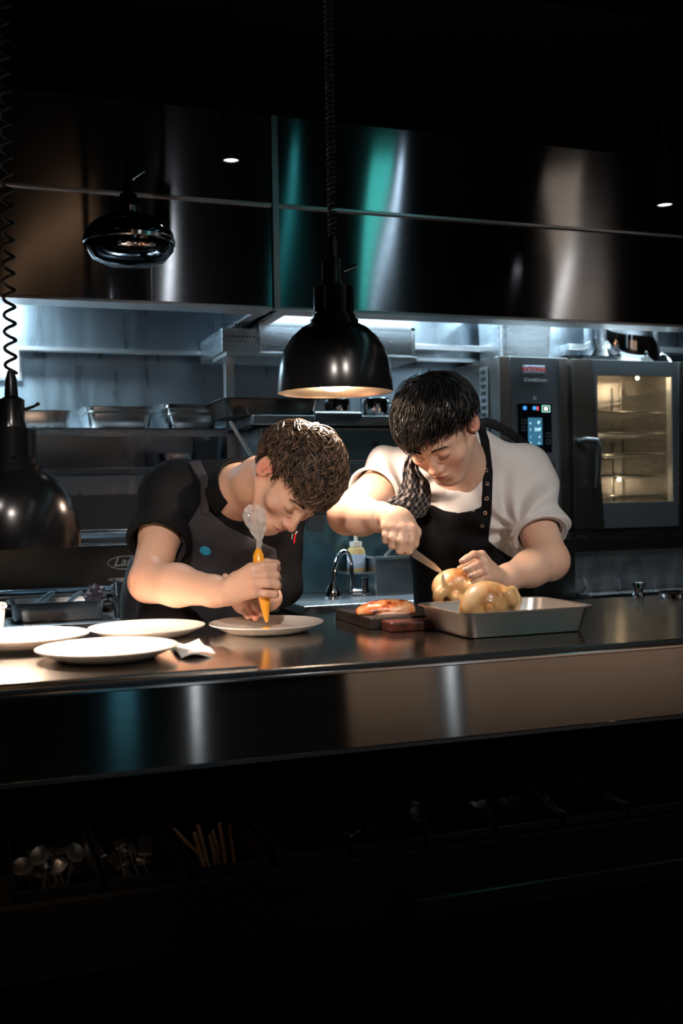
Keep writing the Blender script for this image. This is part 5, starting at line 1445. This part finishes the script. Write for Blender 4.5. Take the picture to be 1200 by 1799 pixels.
tf.F += (rfold(LS2+cam2w(-.03,-.13,0), 0, .009, 9, .12)+rfold(RS2+cam2w(.04,-.06,0), 0, .008, 9, .10)+.0035*np.sin(30*(x+.6*z)+2*np.sin(12*z))).astype(np.float32)
nk = norm(hb2-NB2)
tf.cone(NB2-nk*.012+cam2w(-.02,-.008,.018), hb2+nk*.05+cam2w(-.02,0,0), .060, .075, .006, 'sub')
sub_half(tf, slR, axR, .13); tf.cone(slR-axR*.03, slR+axR*.06, .060, .064, .003, 'sub')
sub_half(tf, slL, axL, .13); tf.cone(slL-axL*.03, slL+axL*.06, .056, .060, .003, 'sub')
tf.F = clear_counter(tf, tf.F); TF = tf.F.copy()
shirtR = field_mesh(tf, 't_shirt', white, root2)
def arcpts(c, n, r, k=40, e=1.0, u=None):
    u = norm(np.cross(n, YC)) if u is None else u; v = np.cross(n, u); return [c+r*(cos(a)*u+e*sin(a)*v) for a in np.linspace(0, 2*pi, k)]
for (c_, n_, r_) in ((slL-axL*.001, axL, .0705), (slR-axR*.001, axR, .0675)):
    MB().tube(arcpts(c_, n_, r_), .0042, 8, cap=False).link('sleeve_hem', white, shirtR, smooth=True)
# apron
pa = [(757,886),(780,897),(805,901),(830,897),(846,890),(848,840),(848,800),(842,765),(835,742),(850,744),(860,775),(866,830),(864,900),(858,950),(880,968),(915,988),(960,1018),(985,1035),(990,1200),(700,1200),(706,1060),(709,1000),(712,960),(722,925),(735,905)]
apR, gR = apron(tf, TF, pa, .006, 3.10, 'apron', apronR, root2)
ring = plain('brass_eyelet', (.65,.50,.42), .3, 1)
for q in ((854,826),(856,850),(855,876),(852,901),(847,924)): disc(tf, gR, q[0], q[1], .0042, 'eyelet', ring, apR, 2.4, 3.2, ring=True)
# small stitched mark on the bib
d_ = hit(tf, 831, 896, 2.4, 3.2, gR)
MB().tube([P(829,892,d_-.003),P(829,897,d_-.003),P(832,899,d_-.003),P(834,896,d_-.003),P(834,892,d_-.003)], .0008, 6).link('stitched_mark', white, apR)
# watch strap, bracelet
wa = norm(WJ2-EJ2)
MB().tube(arcpts(WJ2-wa*.006, wa, .0305), .0045, 8, cap=False).link('wrist_strap', M['rubber'], root2, smooth=True)
wb = norm(LW2-LE2)
MB().tube(arcpts(LW2-wb*.0, wb, .0285), .0016, 6, cap=False).link('bracelet', M['rubber'], root2, smooth=True)
legs(np.array([pelR[0], pelR[1], 0]), W2, root2, trou)

# checked towel round the neck and over the chest: its own thing
ck = checker('checked_towel_cloth', (.012,.012,.016), (.16,.15,.15), 1.0)
tw = bpy.data.objects.new('checked_towel', None); COL.objects.link(tw); tb = P(720, 905, 2.66); tw.location = tuple(tb); WL[tw.name] = tb
tag(tw, 'black and grey checked towel slung round the right chef\'s neck, hanging on the chest', 'towel')
def cloth(rows, name, mat, parent, nu=26, cell=.0125, th=.004):
    """rows: list of polylines (px,py,d) across the cloth, top to bottom"""
    R = [px_chain(r) for r in rows]; nv = 40; g = []
    for j in range(nv+1):
        q = j/nv*(len(R)-1); i0 = min(int(q), len(R)-2); t_ = q-i0; t_ = t_*t_*(3-2*t_)*.5+t_*.5
        row = []
        for i in range(nu+1):
            s_ = i/nu*(len(R[0])-1); k0 = min(int(s_), len(R[0])-2); w_ = s_-k0
            a = R[i0][k0]*(1-w_)+R[i0][k0+1]*w_; b = R[i0+1][k0]*(1-w_)+R[i0+1][k0+1]*w_
            p = a*(1-t_)+b*t_
            p = p+ZC*(.007*sin(i/nu*17+j*.09)+.004*sin(i/nu*31+j*.2))
            row.append(p)
        g.append(row)
    v = [p for row in g for p in row]; n1 = nu+1
    f = [(j*n1+i, j*n1+i+1, (j+1)*n1+i+1, (j+1)*n1+i) for j in range(nv) for i in range(nu)]
    o = MB().add(v, f).link(name, mat, parent, smooth=True, angle=80)
    uv = o.data.uv_layers.new(name='UVMap'); us = []
    lenv = np.cumsum([0]+[np.linalg.norm(g[j+1][nu//2]-g[j][nu//2]) for j in range(nv)])
    width = max(sum(np.linalg.norm(row[i+1]-row[i]) for i in range(nu)) for row in g)
    for poly in o.data.polygons:
        for li in poly.loop_indices:
            vi = o.data.loops[li].vertex_index; j, i = divmod(vi, n1); us += [i/nu*width/cell, lenv[j]/cell]
    uv.data.foreach_set('uv', us)
    s_ = o.modifiers.new('s', 'SOLIDIFY'); s_.thickness = th; s_.offset = 0
    return o
cloth([[(716,800,2.60),(724,797,2.585),(733,799,2.60)], [(708,825,2.62),(722,818,2.585),(735,826,2.60)], [(706,850,2.63),(728,840,2.59),(755,850,2.62)], [(700,868,2.64),(728,868,2.595),(757,868,2.635)], [(680,880,2.65),(718,888,2.605),(756,888,2.65)], [(690,888,2.65),(722,902,2.62),(748,902,2.66)], [(712,898,2.66),(728,911,2.63),(742,908,2.67)]], 'hanging_end', ck, tw)
rp_ = [(824,752,2.86),(838,744,2.86),(856,742,2.88),(878,750,2.92),(902,765,2.96),(926,784,3.0),(948,803,3.03),(966,818,3.06),(970,822,3.07)]
pts = px_chain(rp_); dn = []
for i in range(len(pts)-1):
    for k in range(8): dn.append(pts[i]*(1-k/8)+pts[i+1]*k/8)
dn.append(pts[-1])
m = MB()
for ph in (0, 2.1, 4.2):
    q = []
    for i, p in enumerate(dn):
        a = ph+i*.42; q.append(p+.006*(cos(a)*YC+sin(a)*ZC))
    m.tube(q, .0085, 8)
m.link('twisted_back_roll', plain('dark_towel_weave', (.012,.012,.016), .9, bump=.8, bscale=200), tw, smooth=True)

# boning knife in his fist
tipk, heel = P(777, 1006, 2.505), P(722, 969, 2.41)
kt = bpy.data.objects.new('boning_knife', None); COL.objects.link(kt); kt.location = tuple(heel); WL[kt.name] = heel
tag(kt, 'narrow carving knife held by the right chef, its tip in the chicken', 'knife')
dk = norm(tipk-heel); sd = norm(np.cross(dk, ZC)); tn = np.cross(dk, sd); 
def kp(a, b, c): return heel+dk*a+sd*b+tn*c
L_ = np.linalg.norm(tipk-heel)
v = []; f = []
prof = [(0,-.010,.009),(L_*.3,-.0095,.008),(L_*.7,-.008,.0065),(L_*.93,-.004,.0045),(L_,.001,.0015)]
for a, b0_, b1_ in prof: v += [kp(a,b0_,.0003), kp(a,(b0_+b1_)/2,.0012), kp(a,b1_,.0003), kp(a,b1_,-.0003), kp(a,(b0_+b1_)/2,-.0012), kp(a,b0_,-.0003)]
for j in range(len(prof)-1):
    for k in range(6): f.append((j*6+k, j*6+(k+1)%6, j*6+6+(k+1)%6, j*6+6+k))
f += [(5,4,3,2,1,0), tuple(24+k for k in range(6))]
MB().add(v, f).link('blade', plain('blade_steel', (.62,.63,.64), .38, 1), kt)
MB().tube([kp(.004,0,0), kp(-.02,0,0), kp(-.035,0,0), kp(-.05,0,0), kp(-.058,0,0)], [.010,.011,.0115,.0115,.009], 14, flat=.7).link('handle', M['rubber'], kt, smooth=True)

# ---------------------------------------------------------------- food
chm, N, L, bb = newmat('roast_chicken_skin')
tc = N.new('ShaderNodeTexCoord'); t1 = N.new('ShaderNodeTexNoise'); t1.inputs['Scale'].default_value = 16; t1.inputs['Detail'].default_value = 6
L.new(tc.outputs['Object'], t1.inputs['Vector']); cr = N.new('ShaderNodeValToRGB')
cr.color_ramp.elements[0].position = .33; cr.color_ramp.elements[0].color = (.50,.20,.06,1); cr.color_ramp.elements[1].position = .62; cr.color_ramp.elements[1].color = (.78,.58,.36,1)
e = cr.color_ramp.elements.new(.46); e.color = (.72,.44,.19,1)
L.new(t1.outputs['Fac'], cr.inputs[0]); L.new(cr.outputs[0], bb.inputs['Base Color'])
bb.inputs['Roughness'].default_value = .34; bb.inputs['Subsurface Weight'].default_value = .2; bb.inputs['Subsurface Scale'].default_value = .006; bb.inputs['Coat Weight'].default_value = .25; bb.inputs['Coat Roughness'].default_value = .1
t2 = N.new('ShaderNodeTexNoise'); t2.inputs['Scale'].default_value = 130; t2.inputs['Detail'].default_value = 3; L.new(tc.outputs['Object'], t2.inputs['Vector'])
bp_ = N.new('ShaderNodeBump'); bp_.inputs['Strength'].default_value = .35; bp_.inputs['Distance'].default_value = .0015; L.new(t2.outputs['Fac'], bp_.inputs['Height']); L.new(bp_.outputs[0], bb.inputs['Normal'])
def lump(fl, a=.0009, f=70):
    x, y, z = fl.pts(fl.sl(fl.lo, fl.lo+fl.h*fl.n))
    fl.F += (a*np.sin(f*x+1)*np.sin(f*1.1*y)*np.sin(f*.9*z+2)).astype(np.float32)
def axes(px0, py0, d0, px1, py1, d1):
    a = norm(P(px1,py1,d1)-P(px0,py0,d0)); b = norm(YC-a*(YC@a)); c = np.cross(a, b); return np.array([a, b, c])
# chicken being carved
c1 = P(804, 1034, 2.53)
f1 = Field(c1-.13, c1+.13, .0026)
R1 = axes(770,1040,2.54,840,1028,2.52)
f1.ell(P(806,1033,2.53), R1, (.058,.040,.045), .01)
f1.ell(P(788,1030,2.52), R1, (.038,.034,.036), .02)
f1.ell(P(800,1016,2.52), R1, (.040,.022,.030), .015)
f1.chain(px_chain([(782,1032,2.50),(772,1042,2.49),(769,1050,2.49),(770,1060,2.49)]), [.020,.013,.010,.011], .008)
f1.chain(px_chain([(800,1050,2.49),(812,1055,2.49),(818,1052,2.49)]), [.016,.012,.010], .008)
f1.chain(px_chain([(830,1030,2.49),(842,1024,2.48),(852,1026,2.48)]), [.016,.010,.008], .008)
f1.cone(P(780,1046,2.47), P(795,1052,2.47), .004, .005, .004, 'sub')
f1.F = np.maximum(f1.F, np.broadcast_to((ZT+.0265-f1.ax[2])[None,None,:], f1.F.shape)); lump(f1)
o = field_mesh(f1, 'roast_chicken', chm, origin=(c1[0], c1[1], ZT+.0265)); tag(o, 'golden cooked chicken being carved on the board behind the tray', 'chicken', 'two cooked chickens')
# chicken in the tray
c2 = P(862, 1054, 2.26)
f2 = Field(c2-.12, c2+.12, .0026)
R2 = axes(820,1075,2.25,905,1045,2.27)
f2.ell(P(857,1062,2.26), R2, (.058,.044,.046), .01)
f2.ell(P(848,1050,2.26), R2, (.038,.032,.036), .02)
f2.ell(P(836,1072,2.25), R2, (.034,.026,.032), .02)
f2.chain(px_chain([(880,1045,2.25),(893,1045,2.235),(900,1056,2.23)]), [.020,.016,.014], .008)
f2.chain(px_chain([(900,1040,2.28),(905,1055,2.27),(900,1075,2.26)]), [.014,.013,.014], .01)
f2.chain(px_chain([(862,1070,2.215),(864,1082,2.21)]), [.013,.010], .006)
f2.cone(P(848,1070,2.205), P(852,1086,2.205), .006, .006, .006, 'sub')
f2.cone(P(882,1056,2.20), P(878,1078,2.20), .004, .006, .006, 'sub')
f2.F = np.maximum(f2.F, np.broadcast_to((ZT+.006-f2.ax[2])[None,None,:], f2.F.shape)); lump(f2)
o = field_mesh(f2, 'roast_chicken', chm, origin=(c2[0], c2[1], ZT+.006)); tag(o, 'pale golden cooked chicken sitting in the steel tray', 'chicken', 'two cooked chickens')
# orange fillet on the board
sm, N, L, bb = newmat('roasted_fillet')
tc = N.new('ShaderNodeTexCoord'); t1 = N.new('ShaderNodeTexNoise'); t1.inputs['Scale'].default_value = 38; t1.inputs['Detail'].default_value = 5
L.new(tc.outputs['Object'], t1.inputs['Vector']); cr = N.new('ShaderNodeValToRGB')
cr.color_ramp.elements[0].position = .36; cr.color_ramp.elements[0].color = (.09,.012,.01,1); cr.color_ramp.elements[1].position = .6; cr.color_ramp.elements[1].color = (.80,.40,.20,1)
e = cr.color_ramp.elements.new(.46); e.color = (.66,.15,.03,1)
L.new(t1.outputs['Fac'], cr.inputs[0]); L.new(cr.outputs[0], bb.inputs['Base Color']); bb.inputs['Roughness'].default_value = .3; bb.inputs['Coat Weight'].default_value = .5
fa, fb = atZ(626, 1077, ZT+.03), atZ(732, 1074, ZT+.03)
c3 = (fa+fb)/2; f3 = Field(c3-np.array([.12,.10,.03]), c3+np.array([.12,.10,.06]), .0022)
A3 = norm(fb-fa); A3[2] = 0; A3 = norm(A3); B3 = np.array([0,0,1.]); R3_ = np.array([A3, np.cross(B3, A3), B3])
ctr = c3.copy(); ctr[2] = ZT+.027
f3.ell(ctr+A3*.006+np.array([0,.012,.006]), R3_, (.062,.034,.026), .01); f3.ell(ctr-A3*.038+np.array([0,.008,.002]), R3_, (.034,.024,.016), .02); f3.ell(ctr+A3*.040+np.array([0,.014,.006]), R3_, (.030,.024,.021), .015)
f3.F = np.maximum(f3.F, np.broadcast_to((ZT+.0265-f3.ax[2])[None,None,:], f3.F.shape)); lump(f3, .0012, 110)
o = field_mesh(f3, 'roasted_fillet', sm, origin=(ctr[0], ctr[1], ZT+.0265))
o.name = 'roasted_fillet'; tag(o, 'orange seared fillet with dark char spots on the cutting board', 'fillet')
fu = MB(); 
MB_pts = [(ctr+A3*t+np.array([0,-.018+.012*(t/.06)**2,.0015])) for t in np.linspace(-.055,.05,12)]
MB().tube(MB_pts, [.003,.005,.006,.0065,.007,.007,.007,.0065,.006,.005,.004,.002], 12, flat=.9).link('pale_underside', plain('pale_flesh', (.72,.45,.36), .35, coat=.4), o, smooth=True)
# scraps in the tray corner
p = P(928, 1068, 2.30)
m = MB()
for i in range(4):
    a = P(915+i*9, 1068-(i%2)*4, 2.36); m.tube([a+np.array([-.012,0,0]), a+np.array([0,0,.006]), a+np.array([.012,.004,0])], [.003,.009,.003], 8, flat=.5)
o = m.link('roast_trimmings', plain('roast_trimmings_brown', (.10,.045,.03), .5, var=.6, vscale=60, col2=(.5,.32,.22)), smooth=True)
o.location.z = ZT+.002
tag(o, 'brown roast trimmings on the board behind the right part of the tray', 'food scraps', kind='stuff')
